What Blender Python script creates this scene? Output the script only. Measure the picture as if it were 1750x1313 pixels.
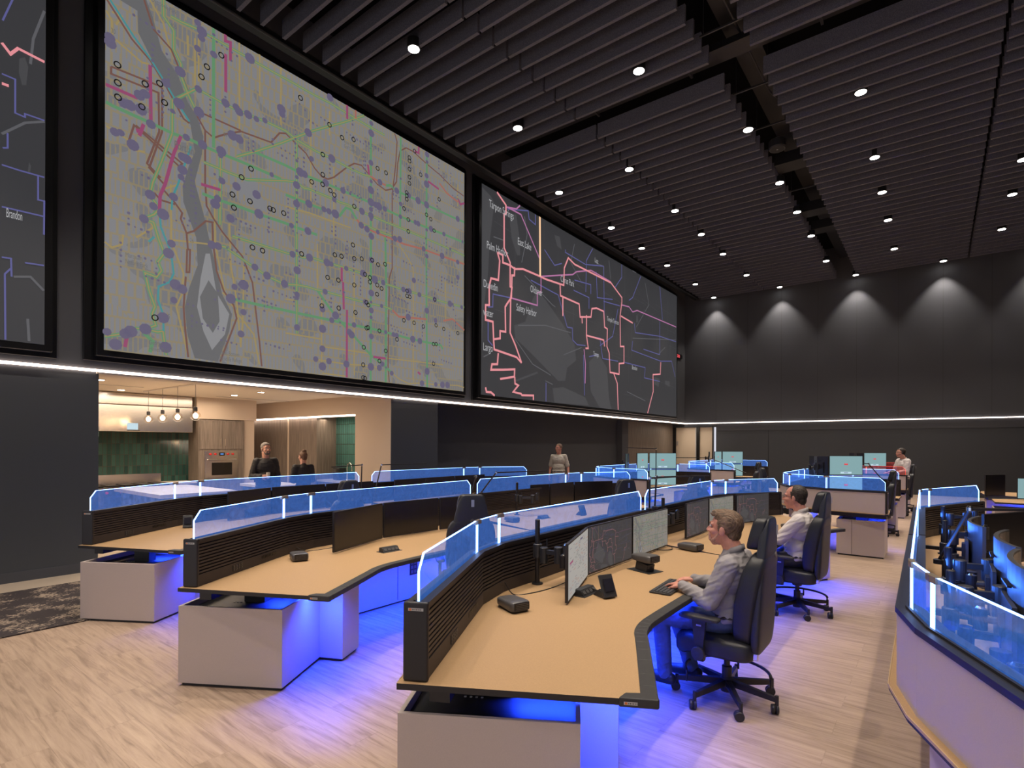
import bpy, bmesh, math, random
from mathutils import Vector, Matrix, noise
for o in list(bpy.data.objects): bpy.data.objects.remove(o)
SC=bpy.context.scene; COL=SC.collection; PI=math.pi; R=math.radians
random.seed(7)
# ---------------------------------------------------------------- camera
cd=bpy.data.cameras.new('camera'); cam=bpy.data.objects.new('camera',cd); COL.objects.link(cam); SC.camera=cam
th=R(37.88); ro=.0043
fw=Vector((-math.sin(th),math.cos(th),0)); ri=Vector((math.cos(th),math.sin(th),0)); up=Vector((0,0,1))
r3=ri*math.cos(ro)+up*math.sin(ro); u3=-ri*math.sin(ro)+up*math.cos(ro)
cam.matrix_world=Matrix(((r3.x,u3.x,-fw.x,0),(r3.y,u3.y,-fw.y,0),(r3.z,u3.z,-fw.z,1.9),(0,0,0,1)))
cd.sensor_width=36; cd.lens=932/1750*36; cd.shift_x=0; cd.shift_y=(760-656.5)/1750; cd.clip_start=.05; cd.clip_end=200
# ---------------------------------------------------------------- world, exposure
w=bpy.data.worlds.new('world'); SC.world=w; w.use_nodes=True
w.node_tree.nodes['Background'].inputs[0].default_value=(.72,.72,.8,1)
w.node_tree.nodes['Background'].inputs[1].default_value=1.0
vs=SC.view_settings; vs.view_transform='Standard'; vs.look='None'; vs.gamma=1; vs.use_curve_mapping=False; vs.exposure=0.0
# ---------------------------------------------------------------- lights of the room (ceiling downlights)
def spot(loc,energy,size,blend,col,rad,rot=(0,0,0)):
    l=bpy.data.lights.new('spot','SPOT'); l.energy=energy; l.spot_size=R(size); l.spot_blend=blend; l.color=col; l.shadow_soft_size=rad
    o=bpy.data.objects.new('spot_light',l); o.location=loc; o.rotation_euler=rot; COL.objects.link(o); return o
def area(loc,sx,sy,energy,col,rot=(0,0,0),spread=180):
    l=bpy.data.lights.new('area','AREA'); l.shape='RECTANGLE'; l.size=sx; l.size_y=sy; l.energy=energy; l.color=col; l.spread=R(spread)
    o=bpy.data.objects.new('area_light',l); o.location=loc; o.rotation_euler=rot; COL.objects.link(o); return o
ZC=8.91
DOWN=[(x,y,ZC) for x in (-8.28,-6.17,-3.31,-1.2) for y in (12.72,15.8,18.1,20.43,23.55)]
DOWN+=[(1.64,y,ZC) for y in (18.1,20.43,23.5)]+[(-7.32,6.53,ZC),(-7.32,9.57,ZC),(-4.41,9.48,ZC)]
SEEN=list(DOWN)
DOWN+=[(x,y,ZC) for x in (-4.41,-1.5,1.4,4.3) for y in (6.53,3.5,.4)]+[(-7.32,3.5,ZC),(-7.32,.4,ZC),(-1.2,9.5,ZC),(1.64,9.5,ZC),(1.64,12.7,ZC),(1.64,15.8,ZC),(4.3,9.5,ZC),(4.3,12.7,ZC),(4.3,18.1,ZC)]
WALLROW=[(-8.33,26.2),(-5.47,26.2),(-2.62,26.2),(.19,26.2),(3.0,26.2)]
for x,y,z in DOWN: spot((x,y,z-.03),1150 if (x<-4 and y<4) else 720,78,.55,(1,.87,.73),.06)
for x,y in WALLROW: spot((x,y,ZC-.03),520,80,.6,(1,.9,.8),.05)
# ---------------------------------------------------------------- materials
MATS={}
def mat(name,col=(.5,.5,.5),rough=.5,metal=0,emit=None,es=0,spec=.5,noise_=None,bump=0,nscale=40,coat=0,stretch=None):
    if name in MATS: return MATS[name]
    m=bpy.data.materials.new(name); m.use_nodes=True; nt=m.node_tree; b=nt.nodes['Principled BSDF']
    b.inputs['Base Color'].default_value=(*col,1); b.inputs['Roughness'].default_value=rough; b.inputs['Metallic'].default_value=metal
    b.inputs['Specular IOR Level'].default_value=spec
    if coat: b.inputs['Coat Weight'].default_value=coat
    if emit: b.inputs['Emission Color'].default_value=(*emit,1); b.inputs['Emission Strength'].default_value=es
    if noise_ is not None or bump:
        tc=nt.nodes.new('ShaderNodeTexCoord'); n=nt.nodes.new('ShaderNodeTexNoise'); n.inputs['Scale'].default_value=nscale; n.inputs['Detail'].default_value=5
        nt.links.new(tc.outputs['Object'],n.inputs['Vector'])
        if stretch: mp=nt.nodes.new('ShaderNodeMapping'); mp.inputs['Scale'].default_value=stretch; nt.links.new(tc.outputs['Object'],mp.inputs[0]); nt.links.new(mp.outputs[0],n.inputs['Vector'])
        if noise_ is not None:
            r=nt.nodes.new('ShaderNodeValToRGB'); r.color_ramp.elements[0].position=.35; r.color_ramp.elements[1].position=.65
            r.color_ramp.elements[0].color=(*[c*(1-noise_) for c in col],1); r.color_ramp.elements[1].color=(*[min(1,c*(1+noise_)) for c in col],1)
            nt.links.new(n.outputs['Fac'],r.inputs[0]); nt.links.new(r.outputs[0],b.inputs['Base Color'])
        if bump:
            bp=nt.nodes.new('ShaderNodeBump'); bp.inputs['Strength'].default_value=bump; bp.inputs['Distance'].default_value=.02
            nt.links.new(n.outputs['Fac'],bp.inputs['Height']); nt.links.new(bp.outputs[0],b.inputs['Normal'])
    MATS[name]=m; return m
def emis(name,col,s,back=None):
    m=bpy.data.materials.new(name); m.use_nodes=True; nt=m.node_tree; b=nt.nodes['Principled BSDF']
    b.inputs['Base Color'].default_value=(.01,.01,.01,1); b.inputs['Roughness'].default_value=.6
    b.inputs['Emission Color'].default_value=(*col,1); b.inputs['Emission Strength'].default_value=s
    MATS[name]=m; return m
M=MATS
mat('taupe',(.55,.46,.425),.5,noise_=.05,nscale=400)
mat('desk_tan',(.44,.28,.145),.55,noise_=.05,nscale=160,spec=.3)
mat('desk_edge_tan',(.55,.38,.2),.5)
mat('black',(.018,.016,.018),.45)
mat('monitor_back',(.05,.052,.06),.38)
mat('seam',(.045,.046,.052),.8)
mat('black_slat',(.028,.022,.024),.5)
mat('black_gloss',(.008,.008,.01),.22)
mat('rubber',(.035,.033,.034),.6)
mat('leather',(.016,.017,.022),.42,bump=.12,nscale=220)
mat('leather_back',(.022,.024,.032),.45,bump=.1,nscale=260)
mat('plastic',(.03,.03,.033),.4)
mat('grey_plastic',(.09,.085,.085),.32)
mat('silver',(.6,.58,.56),.3,1)
mat('chrome',(.8,.78,.75),.12,1)
mat('brass_clamp',(.45,.38,.3),.35,.8)
mat('wall_dark',(.072,.077,.086),.75,noise_=.04,nscale=300,spec=.2)
mat('wall_upper',(.082,.085,.096),.8,spec=.2,noise_=.04,nscale=300)
mat('ceil_black',(.004,.004,.0045),.9,spec=.1)
mat('baffle',(.15,.15,.18),.95,spec=.05,noise_=.3,nscale=120,bump=.2)
mat('duct',(.010,.010,.011),.5)
mat('frame_black',(.006,.006,.007),.35)
mat('beige_wall',(.62,.50,.39),.7)
mat('white_ceil',(.78,.68,.56),.8)
mat('wood_panel',(.20,.16,.13),.5,noise_=.25,nscale=3,stretch=(12,12,.6))
mat('beige_door',(.70,.58,.44),.5)
mat('stone_white',(.66,.58,.50),.35,noise_=.08,nscale=5)
mat('marble_blue',(.12,.17,.28),.25,noise_=.5,nscale=6)
mat('kitchen_floor',(.45,.37,.29),.45)
mat('steel',(.62,.56,.50),.25,1)
mat('oven_glass',(.008,.007,.007),.08)
mat('red_knob',(.55,.02,.02),.3)
mat('skin',(.62,.32,.235),.5,noise_=.06,nscale=30)
mat('skin_ruddy',(.60,.27,.20),.5,noise_=.08,nscale=30)
mat('hair_brown',(.155,.095,.06),.6,noise_=.45,nscale=9,bump=.6,stretch=(3,14,5))
mat('stubble',(.50,.28,.215),.7,noise_=.3,nscale=120)
mat('hair_grey',(.22,.19,.17),.6,noise_=.4,nscale=90,bump=.5)
mat('hair_dark',(.03,.02,.015),.6,noise_=.4,nscale=60,bump=.5)
mat('hair_bun',(.16,.085,.05),.6,noise_=.4,nscale=60,bump=.5)
mat('beard',(.16,.135,.12),.8,noise_=.5,nscale=120,bump=.4)
mat('shirt_grey',(.29,.27,.285),.75,noise_=.12,nscale=9,bump=.35)
mat('shirt_white',(.62,.57,.56),.75,noise_=.06,nscale=9,bump=.35)
mat('shirt_polo',(.46,.42,.36),.8,bump=.3,nscale=9)
mat('shirt_black',(.022,.02,.022),.7,bump=.3,nscale=9)
mat('jeans',(.07,.10,.17),.8,noise_=.12,nscale=18,bump=.1)
mat('slacks',(.035,.035,.04),.8)
mat('khaki',(.25,.22,.19),.8)
mat('shoe',(.012,.011,.012),.4)
mat('belt',(.015,.012,.01),.4)
mat('paper_cup',(.8,.76,.7),.5)
mat('keys',(.06,.06,.065),.5)
mat('white_label',(.55,.53,.52),.4)
mat('orange_label',(.75,.2,.03),.4)
mat('dark_text',(.03,.03,.03),.5)
mat('lens_dark',(.02,.02,.03),.1)
emis('led_warm',(1,.80,.66),9)
emis('led_far',(1,.84,.74),7)
emis('lamp_disc',(1,.93,.85),22)
emis('glass_edge',(.24,.44,1),6.5)
emis('glass_edge_soft',(.22,.42,1),.9)
emis('glass_edge_red',(1,.10,.07),1.6)
emis('led_blue',(.03,.10,1),6)
emis('bulb',(1,.72,.42),7)
emis('teal_screen',(.25,.42,.44),.9)
emis('teal_light',(.55,.75,.85),.9)
emis('red_icon',(.85,.03,.04),.9)
emis('text_grey',(.5,.5,.52),.8)
emis('dark_map_bg',(.038,.038,.042),1)
emis('dark_water',(.060,.060,.065),1)
emis('pink_line',(.75,.27,.30),1)
emis('purple_line',(.42,.16,.33),1)
emis('yellow_line',(1,.62,.36),1)
emis('blue_line',(.10,.10,.27),1)
emis('pink_dim',(.26,.12,.125),1)
emis('purple_dim',(.15,.07,.12),1)
emis('yellow_dim',(.16,.11,.08),1)
emis('blue_dim',(.06,.06,.12),1)
emis('green_dim',(.13,.19,.13),1)
emis('grey_line',(.10,.10,.11),1)
emis('map_river',(.125,.125,.13),1)
emis('map_land',(.24,.24,.25),1)
emis('map_green',(.11,.25,.13),1)
emis('map_teal',(.06,.24,.26),1)
emis('map_brown',(.16,.08,.065),1)
emis('map_mag',(.27,.06,.14),1)
emis('map_red',(.33,.13,.10),1)
emis('map_yel',(.30,.23,.10),1)
emis('map_dot',(.12,.105,.17),1)
emis('map_ring',(.008,.008,.008),1)
emis('map_text',(.13,.13,.13),1)
emis('list_bg',(.34,.33,.31),1)
emis('oven_disp',(.1,.3,.8),1)
emis('clock_red',(1,.1,.12),1.6)
def map_bg():
    m=bpy.data.materials.new('map_light_bg'); m.use_nodes=True; nt=m.node_tree; N=nt.nodes; K=nt.links
    b=N['Principled BSDF']; b.inputs['Base Color'].default_value=(.01,.01,.01,1); b.inputs['Roughness'].default_value=.6
    tc=N.new('ShaderNodeUVMap'); tc.uv_map='UVMap'
    def brick(sx,sy,off,seed):
        mp=N.new('ShaderNodeMapping'); mp.inputs['Scale'].default_value=(sx,sy,1); mp.inputs['Location'].default_value=(seed,seed*.7,0); K.new(tc.outputs[0],mp.inputs[0])
        br=N.new('ShaderNodeTexBrick'); br.inputs['Scale'].default_value=1; br.inputs['Mortar Size'].default_value=.09; br.inputs['Mortar Smooth'].default_value=.6
        br.inputs['Brick Width'].default_value=.45; br.inputs['Row Height'].default_value=1.0; br.offset=off
        K.new(mp.outputs[0],br.inputs[0]); return br
    b1=brick(52,30,.5,0); b2=brick(30,34,.3,3.3)
    n1=N.new('ShaderNodeTexNoise'); n1.inputs['Scale'].default_value=7; K.new(tc.outputs[0],n1.inputs[0])
    n2=N.new('ShaderNodeTexNoise'); n2.inputs['Scale'].default_value=4; K.new(tc.outputs[0],n2.inputs[0])
    mx=N.new('ShaderNodeMath'); mx.operation='GREATER_THAN'; mx.inputs[1].default_value=.5; K.new(n1.outputs['Fac'],mx.inputs[0])
    mm=N.new('ShaderNodeMix'); mm.data_type='FLOAT'; K.new(mx.outputs[0],mm.inputs[0]); K.new(b1.outputs['Fac'],mm.inputs[2]); K.new(b2.outputs['Fac'],mm.inputs[3])
    g=N.new('ShaderNodeMath'); g.operation='GREATER_THAN'; g.inputs[1].default_value=.33; K.new(n2.outputs['Fac'],g.inputs[0])
    a=N.new('ShaderNodeMath'); a.operation='MULTIPLY'; K.new(mm.outputs[0],a.inputs[0]); K.new(g.outputs[0],a.inputs[1])
    a2=N.new('ShaderNodeMath'); a2.operation='MULTIPLY'; a2.inputs[1].default_value=.85; K.new(a.outputs[0],a2.inputs[0])
    n3=N.new('ShaderNodeTexNoise'); n3.inputs['Scale'].default_value=11; n3.inputs['Detail'].default_value=1; K.new(tc.outputs[0],n3.inputs[0])
    cr=N.new('ShaderNodeValToRGB'); cr.color_ramp.interpolation='CONSTANT'; cr.color_ramp.elements[0].color=(.165,.165,.175,1); cr.color_ramp.elements[1].color=(.20,.20,.212,1); cr.color_ramp.elements[1].position=.42
    K.new(n3.outputs['Fac'],cr.inputs[0])
    mc=N.new('ShaderNodeMix'); mc.data_type='RGBA'; mc.inputs[7].default_value=(.25,.205,.12,1); K.new(a2.outputs[0],mc.inputs[0]); K.new(cr.outputs[0],mc.inputs[6])
    K.new(mc.outputs[2],b.inputs['Emission Color']); b.inputs['Emission Strength'].default_value=1
    MATS['map_light_bg']=m
map_bg()
def glassmat(name,tint,glow,fac):
    m=bpy.data.materials.new(name); m.use_nodes=True; nt=m.node_tree; N=nt.nodes; K=nt.links
    for n in list(N):
        if n.type=='BSDF_PRINCIPLED': N.remove(n)
    out=N['Material Output']; tr=N.new('ShaderNodeBsdfTransparent'); tr.inputs[0].default_value=(*tint,1)
    gl=N.new('ShaderNodeBsdfGlossy'); gl.inputs['Roughness'].default_value=.04; gl.inputs[0].default_value=(.9,.95,1,1)
    fr=N.new('ShaderNodeFresnel'); fr.inputs[0].default_value=1.35; ge=N.new('ShaderNodeNewGeometry'); iv=N.new('ShaderNodeMath'); iv.operation='SUBTRACT'; iv.inputs[0].default_value=1; K.new(ge.outputs['Backfacing'],iv.inputs[1])
    fm=N.new('ShaderNodeMath'); fm.operation='MULTIPLY'; K.new(fr.outputs[0],fm.inputs[0]); K.new(iv.outputs[0],fm.inputs[1])
    mi=N.new('ShaderNodeMixShader'); K.new(fm.outputs[0],mi.inputs[0]); K.new(tr.outputs[0],mi.inputs[1]); K.new(gl.outputs[0],mi.inputs[2])
    em=N.new('ShaderNodeEmission'); em.inputs[0].default_value=(*glow,1)
    tc=N.new('ShaderNodeTexCoord'); ns=N.new('ShaderNodeTexNoise'); ns.inputs['Scale'].default_value=9; ns.inputs['Detail'].default_value=6; ns.inputs['Roughness'].default_value=.7; ns.inputs['Distortion'].default_value=2.5
    K.new(tc.outputs['Object'],ns.inputs[0]); mr=N.new('ShaderNodeMapRange'); mr.inputs[1].default_value=.3; mr.inputs[2].default_value=.75; mr.inputs[3].default_value=.7*fac; mr.inputs[4].default_value=1.25*fac
    K.new(ns.outputs['Fac'],mr.inputs[0]); e2=N.new('ShaderNodeMath'); e2.operation='MULTIPLY'; K.new(mr.outputs[0],e2.inputs[0]); K.new(iv.outputs[0],e2.inputs[1]); K.new(e2.outputs[0],em.inputs[1])
    ad=N.new('ShaderNodeAddShader'); K.new(mi.outputs[0],ad.inputs[0]); K.new(em.outputs[0],ad.inputs[1]); K.new(ad.outputs[0],out.inputs[0])
    MATS[name]=m
glassmat('glass',(.78,.85,.98),(.085,.28,1),.34)
glassmat('glass_red',(.8,.6,.6),(1,.05,.04),.10)
glassmat('bulb_glass',(.95,.9,.85),(1,.7,.4),.02)
def floor_mat():
    m=bpy.data.materials.new('wood_floor'); m.use_nodes=True; nt=m.node_tree; N=nt.nodes; K=nt.links; b=N['Principled BSDF']
    tc=N.new('ShaderNodeTexCoord'); br=N.new('ShaderNodeTexBrick'); br.inputs['Scale'].default_value=1; br.inputs['Brick Width'].default_value=1.45; br.inputs['Row Height'].default_value=.23
    br.inputs['Mortar Size'].default_value=.0022; br.inputs['Mortar Smooth'].default_value=0; br.offset=.37
    br.inputs[1].default_value=(.40,.40,.40,1); br.inputs[2].default_value=(.62,.62,.62,1); br.inputs[3].default_value=(.2,.2,.2,1)
    K.new(tc.outputs['Object'],br.inputs[0])
    mp=N.new('ShaderNodeMapping'); mp.inputs['Scale'].default_value=(.8,11,1); K.new(tc.outputs['Object'],mp.inputs[0])
    ad=N.new('ShaderNodeVectorMath'); ad.operation='ADD'; K.new(mp.outputs[0],ad.inputs[0]); 
    cm=N.new('ShaderNodeVectorMath'); cm.operation='SCALE'; cm.inputs['Scale'].default_value=17; K.new(br.outputs['Color'],cm.inputs[0]); K.new(cm.outputs[0],ad.inputs[1])
    n=N.new('ShaderNodeTexNoise'); n.inputs['Scale'].default_value=2.2; n.inputs['Detail'].default_value=9; n.inputs['Roughness'].default_value=.68; n.inputs['Distortion'].default_value=.7; K.new(ad.outputs[0],n.inputs[0])
    cr=N.new('ShaderNodeValToRGB'); e=cr.color_ramp.elements; e[0].position=.2; e[0].color=(.15,.10,.072,1); e[1].position=.8; e[1].color=(.52,.395,.30,1); x=e.new(.5); x.color=(.40,.29,.215,1)
    K.new(n.outputs['Fac'],cr.inputs[0])
    mm=N.new('ShaderNodeMix'); mm.data_type='RGBA'; mm.blend_type='MULTIPLY'; mm.inputs[0].default_value=.3
    g=N.new('ShaderNodeMix'); g.data_type='RGBA'; g.blend_type='MIX'; g.inputs[0].default_value=0
    sc=N.new('ShaderNodeVectorMath'); sc.operation='SCALE'; sc.inputs['Scale'].default_value=1.9; K.new(br.outputs['Color'],sc.inputs[0])
    K.new(cr.outputs[0],mm.inputs[6]); K.new(sc.outputs[0],mm.inputs[7]); K.new(mm.outputs[2],b.inputs['Base Color'])
    b.inputs['Roughness'].default_value=.42; b.inputs['Specular IOR Level'].default_value=.35
    bp=N.new('ShaderNodeBump'); bp.inputs['Strength'].default_value=.08; K.new(n.outputs['Fac'],bp.inputs['Height']); K.new(bp.outputs[0],b.inputs['Normal'])
    MATS['wood_floor']=m
floor_mat()
def rug_mat():
    m=bpy.data.materials.new('rug'); m.use_nodes=True; nt=m.node_tree; N=nt.nodes; K=nt.links; b=N['Principled BSDF']
    tc=N.new('ShaderNodeTexCoord'); mp=N.new('ShaderNodeMapping'); mp.inputs['Scale'].default_value=(1.2,1,1); K.new(tc.outputs['Object'],mp.inputs[0])
    n=N.new('ShaderNodeTexNoise'); n.inputs['Scale'].default_value=3.5; n.inputs['Detail'].default_value=2; K.new(mp.outputs[0],n.inputs[0])
    n2=N.new('ShaderNodeTexNoise'); n2.inputs['Scale'].default_value=38; n2.inputs['Detail'].default_value=4; K.new(mp.outputs[0],n2.inputs[0])
    a=N.new('ShaderNodeMath'); a.operation='MULTIPLY'; K.new(n.outputs['Fac'],a.inputs[0]); K.new(n2.outputs['Fac'],a.inputs[1])
    cr=N.new('ShaderNodeValToRGB'); e=cr.color_ramp.elements; e[0].position=.27; e[0].color=(.03,.022,.024,1); e[1].position=.34; e[1].color=(.30,.235,.18,1); K.new(a.outputs[0],cr.inputs[0])
    K.new(cr.outputs[0],b.inputs['Base Color']); b.inputs['Roughness'].default_value=.95; MATS['rug']=m
rug_mat()
def tile_mat(name,c0,c1,axis):
    m=bpy.data.materials.new(name); m.use_nodes=True; nt=m.node_tree; N=nt.nodes; K=nt.links; b=N['Principled BSDF']
    tc=N.new('ShaderNodeTexCoord'); sp=N.new('ShaderNodeSeparateXYZ'); K.new(tc.outputs['Object'],sp.inputs[0]); cb=N.new('ShaderNodeCombineXYZ'); K.new(sp.outputs[axis],cb.inputs[0]); K.new(sp.outputs[2],cb.inputs[1])
    br=N.new('ShaderNodeTexBrick'); br.offset=0; br.inputs['Scale'].default_value=1; br.inputs['Brick Width'].default_value=.085; br.inputs['Row Height'].default_value=.27; br.inputs['Mortar Size'].default_value=.006; br.inputs['Bias'].default_value=0
    br.inputs[1].default_value=(*c0,1); br.inputs[2].default_value=(*c1,1); br.inputs[3].default_value=(.05,.05,.04,1); K.new(cb.outputs[0],br.inputs[0]); K.new(br.outputs[0],b.inputs['Base Color'])
    b.inputs['Roughness'].default_value=.12
    wv=N.new('ShaderNodeTexWave'); wv.inputs['Scale'].default_value=3.7; wv.wave_type='BANDS'; wv.bands_direction='X'; wv.wave_profile='SAW'
    mp=N.new('ShaderNodeMapping'); mp.inputs['Rotation'].default_value=(0,0,.28); K.new(cb.outputs[0],mp.inputs[0]); K.new(mp.outputs[0],wv.inputs[0])
    bp=N.new('ShaderNodeBump'); bp.inputs['Strength'].default_value=1; bp.inputs['Distance'].default_value=.05; K.new(wv.outputs['Fac'],bp.inputs['Height']); K.new(bp.outputs[0],b.inputs['Normal']); MATS[name]=m
tile_mat('tile_green',(.012,.042,.038),(.035,.095,.08),1)
tile_mat('tile_teal',(.06,.19,.17),(.08,.23,.20),0)
# ---------------------------------------------------------------- mesh helpers
class MB:
    def __init__(s): s.v=[]; s.f=[]; s.mi=[]; s.mats=[]; s.uv=None
    def m(s,name):
        if name not in s.mats: s.mats.append(name)
        return s.mats.index(name)
    def add(s,vs,fs,mt):
        o=len(s.v); s.v+=[tuple(v) for v in vs]; i=s.m(mt) if isinstance(mt,str) else None
        for k,f in enumerate(fs): s.f.append([o+a for a in f]); s.mi.append(i if i is not None else s.m(mt[k]))
    def box(s,c,d,mt,rz=0,ry=0,rx=0):
        x,y,z=[a/2 for a in d]; mm=Matrix.Translation(c)@Matrix.Rotation(rz,4,'Z')@Matrix.Rotation(ry,4,'Y')@Matrix.Rotation(rx,4,'X')
        vs=[mm@Vector(p) for p in ((-x,-y,-z),(x,-y,-z),(x,y,-z),(-x,y,-z),(-x,-y,z),(x,-y,z),(x,y,z),(-x,y,z))]
        s.add(vs,[(3,2,1,0),(4,5,6,7),(0,1,5,4),(1,2,6,5),(2,3,7,6),(3,0,4,7)],mt); return s
    def bbox(s,a,b,mt): return s.box([(p+q)/2 for p,q in zip(a,b)],[abs(q-p) for p,q in zip(a,b)],mt)
    def prism(s,poly,z0,z1,mt,top=None,bot=None):
        n=len(poly); ar=sum(poly[i][0]*poly[(i+1)%n][1]-poly[(i+1)%n][0]*poly[i][1] for i in range(n))
        if ar<0: poly=poly[::-1]
        vs=[(x,y,z0) for x,y in poly]+[(x,y,z1) for x,y in poly]
        s.add(vs,[tuple(range(n))[::-1],tuple(range(n,2*n))]+[(i,(i+1)%n,n+(i+1)%n,n+i) for i in range(n)],[bot or mt,top or mt]+[mt]*n); return s
    def tube(s,pts,r,mt,n=8,cap=True):
        pts=[Vector(p) for p in pts]; rs=r if isinstance(r,(list,tuple)) else [r]*len(pts); vs=[]; 
        prev=None
        for i,p in enumerate(pts):
            t=(pts[min(i+1,len(pts)-1)]-pts[max(i-1,0)]).normalized()
            if prev is None: a=t.orthogonal().normalized()
            else:
                a=prev-t*prev.dot(t)
                a=a.normalized() if a.length>1e-6 else t.orthogonal().normalized()
            prev=a; b=t.cross(a)
            for k in range(n):
                g=2*PI*k/n; vs.append(p+(a*math.cos(g)+b*math.sin(g))*rs[i])
        fs=[(i*n+k,i*n+(k+1)%n,(i+1)*n+(k+1)%n,(i+1)*n+k) for i in range(len(pts)-1) for k in range(n)]
        if cap: fs+=[tuple(range(n))[::-1],tuple(range((len(pts)-1)*n,len(pts)*n))]
        s.add(vs,fs,mt); return s
    def lathe(s,prof,mt,c=(0,0,0),n=20,mtx=None):
        vs=[]; mm=(mtx or Matrix.Identity(4))
        for r,z in prof:
            for k in range(n): g=2*PI*k/n; vs.append(Vector(c)+(mm@Vector((r*math.cos(g),r*math.sin(g),z))))
        fs=[(i*n+k,i*n+(k+1)%n,(i+1)*n+(k+1)%n,(i+1)*n+k) for i in range(len(prof)-1) for k in range(n)]+[tuple(range(n))[::-1],tuple(range((len(prof)-1)*n,len(prof)*n))]
        s.add(vs,fs,mt); return s
    def build(s,name,parent=None,smooth=False,bevel=0,sub=0,loc=None,rz=0):
        me=bpy.data.meshes.new(name); me.from_pydata(s.v,[],s.f)
        for m in s.mats: me.materials.append(MATS[m])
        for p,i in zip(me.polygons,s.mi): p.material_index=i; p.use_smooth=smooth
        me.update(); o=bpy.data.objects.new(name,me); COL.objects.link(o)
        if parent: o.parent=parent
        if loc: o.location=loc
        o.rotation_euler.z=rz
        if bevel:
            b=o.modifiers.new('b','BEVEL'); b.width=bevel; b.segments=2; b.limit_method='ANGLE'; b.angle_limit=R(40)
            o.data.polygons.foreach_set('use_smooth',[True]*len(me.polygons)); wn=o.modifiers.new('w','WEIGHTED_NORMAL'); wn.keep_sharp=False
        if sub: sd=o.modifiers.new('s','SUBSURF'); sd.levels=sub; sd.render_levels=sub
        return o
def tag(o,label=None,cat=None,group=None,kind=None):
    if label: o['label']=label
    if cat: o['category']=cat
    if group: o['group']=group
    if kind: o['kind']=kind
    return o
def thing(name,label,cat,loc=(0,0,0),rz=0,group=None):
    o=bpy.data.objects.new(name,None); COL.objects.link(o); o.location=loc; o.rotation_euler=(0,0,rz); o.empty_display_size=.1
    return tag(o,label,cat,group)
def struct(name,mb,**k): o=mb.build(name,**k); o['kind']='structure'; return o
def dup(root,loc,rz,label=None,group=None):
    r=root.copy(); COL.objects.link(r); r.location=loc; r.rotation_euler=(0,0,rz)
    if label: r['label']=label
    if group: r['group']=group
    def rec(a,b):
        for ch in list(a.children):
            c=ch.copy(); COL.objects.link(c); c.parent=b; rec(ch,c)
    rec(root,r); return r
def offs(poly,d):
    """offset an open polyline to its right by d (mitred)"""
    P=[Vector((p[0],p[1])) for p in poly]; out=[]
    for i,p in enumerate(P):
        ns=[]
        if i>0: t=(P[i]-P[i-1]).normalized(); ns.append(Vector((t.y,-t.x)))
        if i<len(P)-1: t=(P[i+1]-P[i]).normalized(); ns.append(Vector((t.y,-t.x)))
        n=sum(ns,Vector((0,0))).normalized(); k=1/max(.5,n.dot(ns[0])); q=p+n*d*k; out.append((q.x,q.y))
    return out
def sweep(mb,poly,d0,d1,z0,z1,mt,top=None):
    a=offs(poly,d0); b=offs(poly,d1)
    for i in range(len(poly)-1): mb.prism([a[i],a[i+1],b[i+1],b[i]],z0,z1,mt,top)
    return mb
def text_mesh(txt,size,mt,mtx,name='lettering',parent=None,ext=0.0,align='LEFT'):
    c=bpy.data.curves.new('t','FONT'); c.body=txt; c.size=size; c.extrude=ext; c.align_x=align
    o=bpy.data.objects.new('t',c); COL.objects.link(o); dg=bpy.context.evaluated_depsgraph_get(); me=bpy.data.meshes.new_from_object(o.evaluated_get(dg)); 
    vs=[mtx@v.co for v in me.vertices]; fs=[tuple(p.vertices) for p in me.polygons]; bpy.data.objects.remove(o); bpy.data.meshes.remove(me); bpy.data.curves.remove(c)
    return vs,fs
# ---------------------------------------------------------------- room shell
XL=-9.85; YF=26.6; XR=9.0; YB=-4.5; ZT=10.3
struct('floor',MB().bbox((-10.6,YB,-.1),(XR,YF,0),'wood_floor').box((-13.6,1.75,-.05),(6,12.5,.1),'kitchen_floor').bbox((-10.6,2.63,-.1),(-9.23,8.2,.002),'kitchen_floor').bbox((XL,YB,-.1),(-9.23,8.6,.003),'kitchen_floor'))
rug=MB().bbox((-9.22,YB+.3,.003),(-7.13,12.5,.012),'rug').build('carpet_strip'); tag(rug,'dark mottled carpet runner lying beside the left wall','carpet')
struct('ceiling',MB().bbox((-11,YB,ZT),(XR,YF+.2,ZT+.1),'ceil_black'))
wl=MB()
wl.bbox((XL-.3,YB,0),(XL,2.63,2.93),'wall_dark').bbox((XL-.3,8.14,0),(XL,9.63,2.93),'wall_dark')
wl.bbox((XL-.3,YB,2.93),(XL,YF,ZT),'wall_upper').bbox((XL-.9,9.63,2.93),(XL-.3,YF,3.2),'wall_dark')
wl.bbox((XL-.9,9.6,0),(XL-.6,20.6,2.93),'wall_dark').bbox((XL-.9,21.05,0),(XL-.6,YF,2.93),'wood_panel').bbox((XL-.9,20.5,0),(XL-.35,21.05,2.93),'wall_upper').bbox((XL-.9,9.55,0),(XL-.3,9.66,2.93),'wall_dark')
struct('wall_left',wl)
struct('baseboard_left',MB().bbox((XL,YB,0),(XL+.012,2.6,.14),'wall_upper'))
wf=MB()
wf.bbox((-11,YF,2.93),(XR,YF+.2,ZT),'wall_upper').bbox((-8.32,YF,0),(XR,YF+.2,2.93),'wall_dark').bbox((-11,YF,2.78),(-8.3,YF+.2,2.93),'wall_dark').bbox((-9.26,YF,0),(-9.14,YF+.2,2.8),'frame_black').bbox((-10.5,YF,0),(-10.3,YF+.2,2.8),'frame_black')
struct('wall_far',wf)
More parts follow.
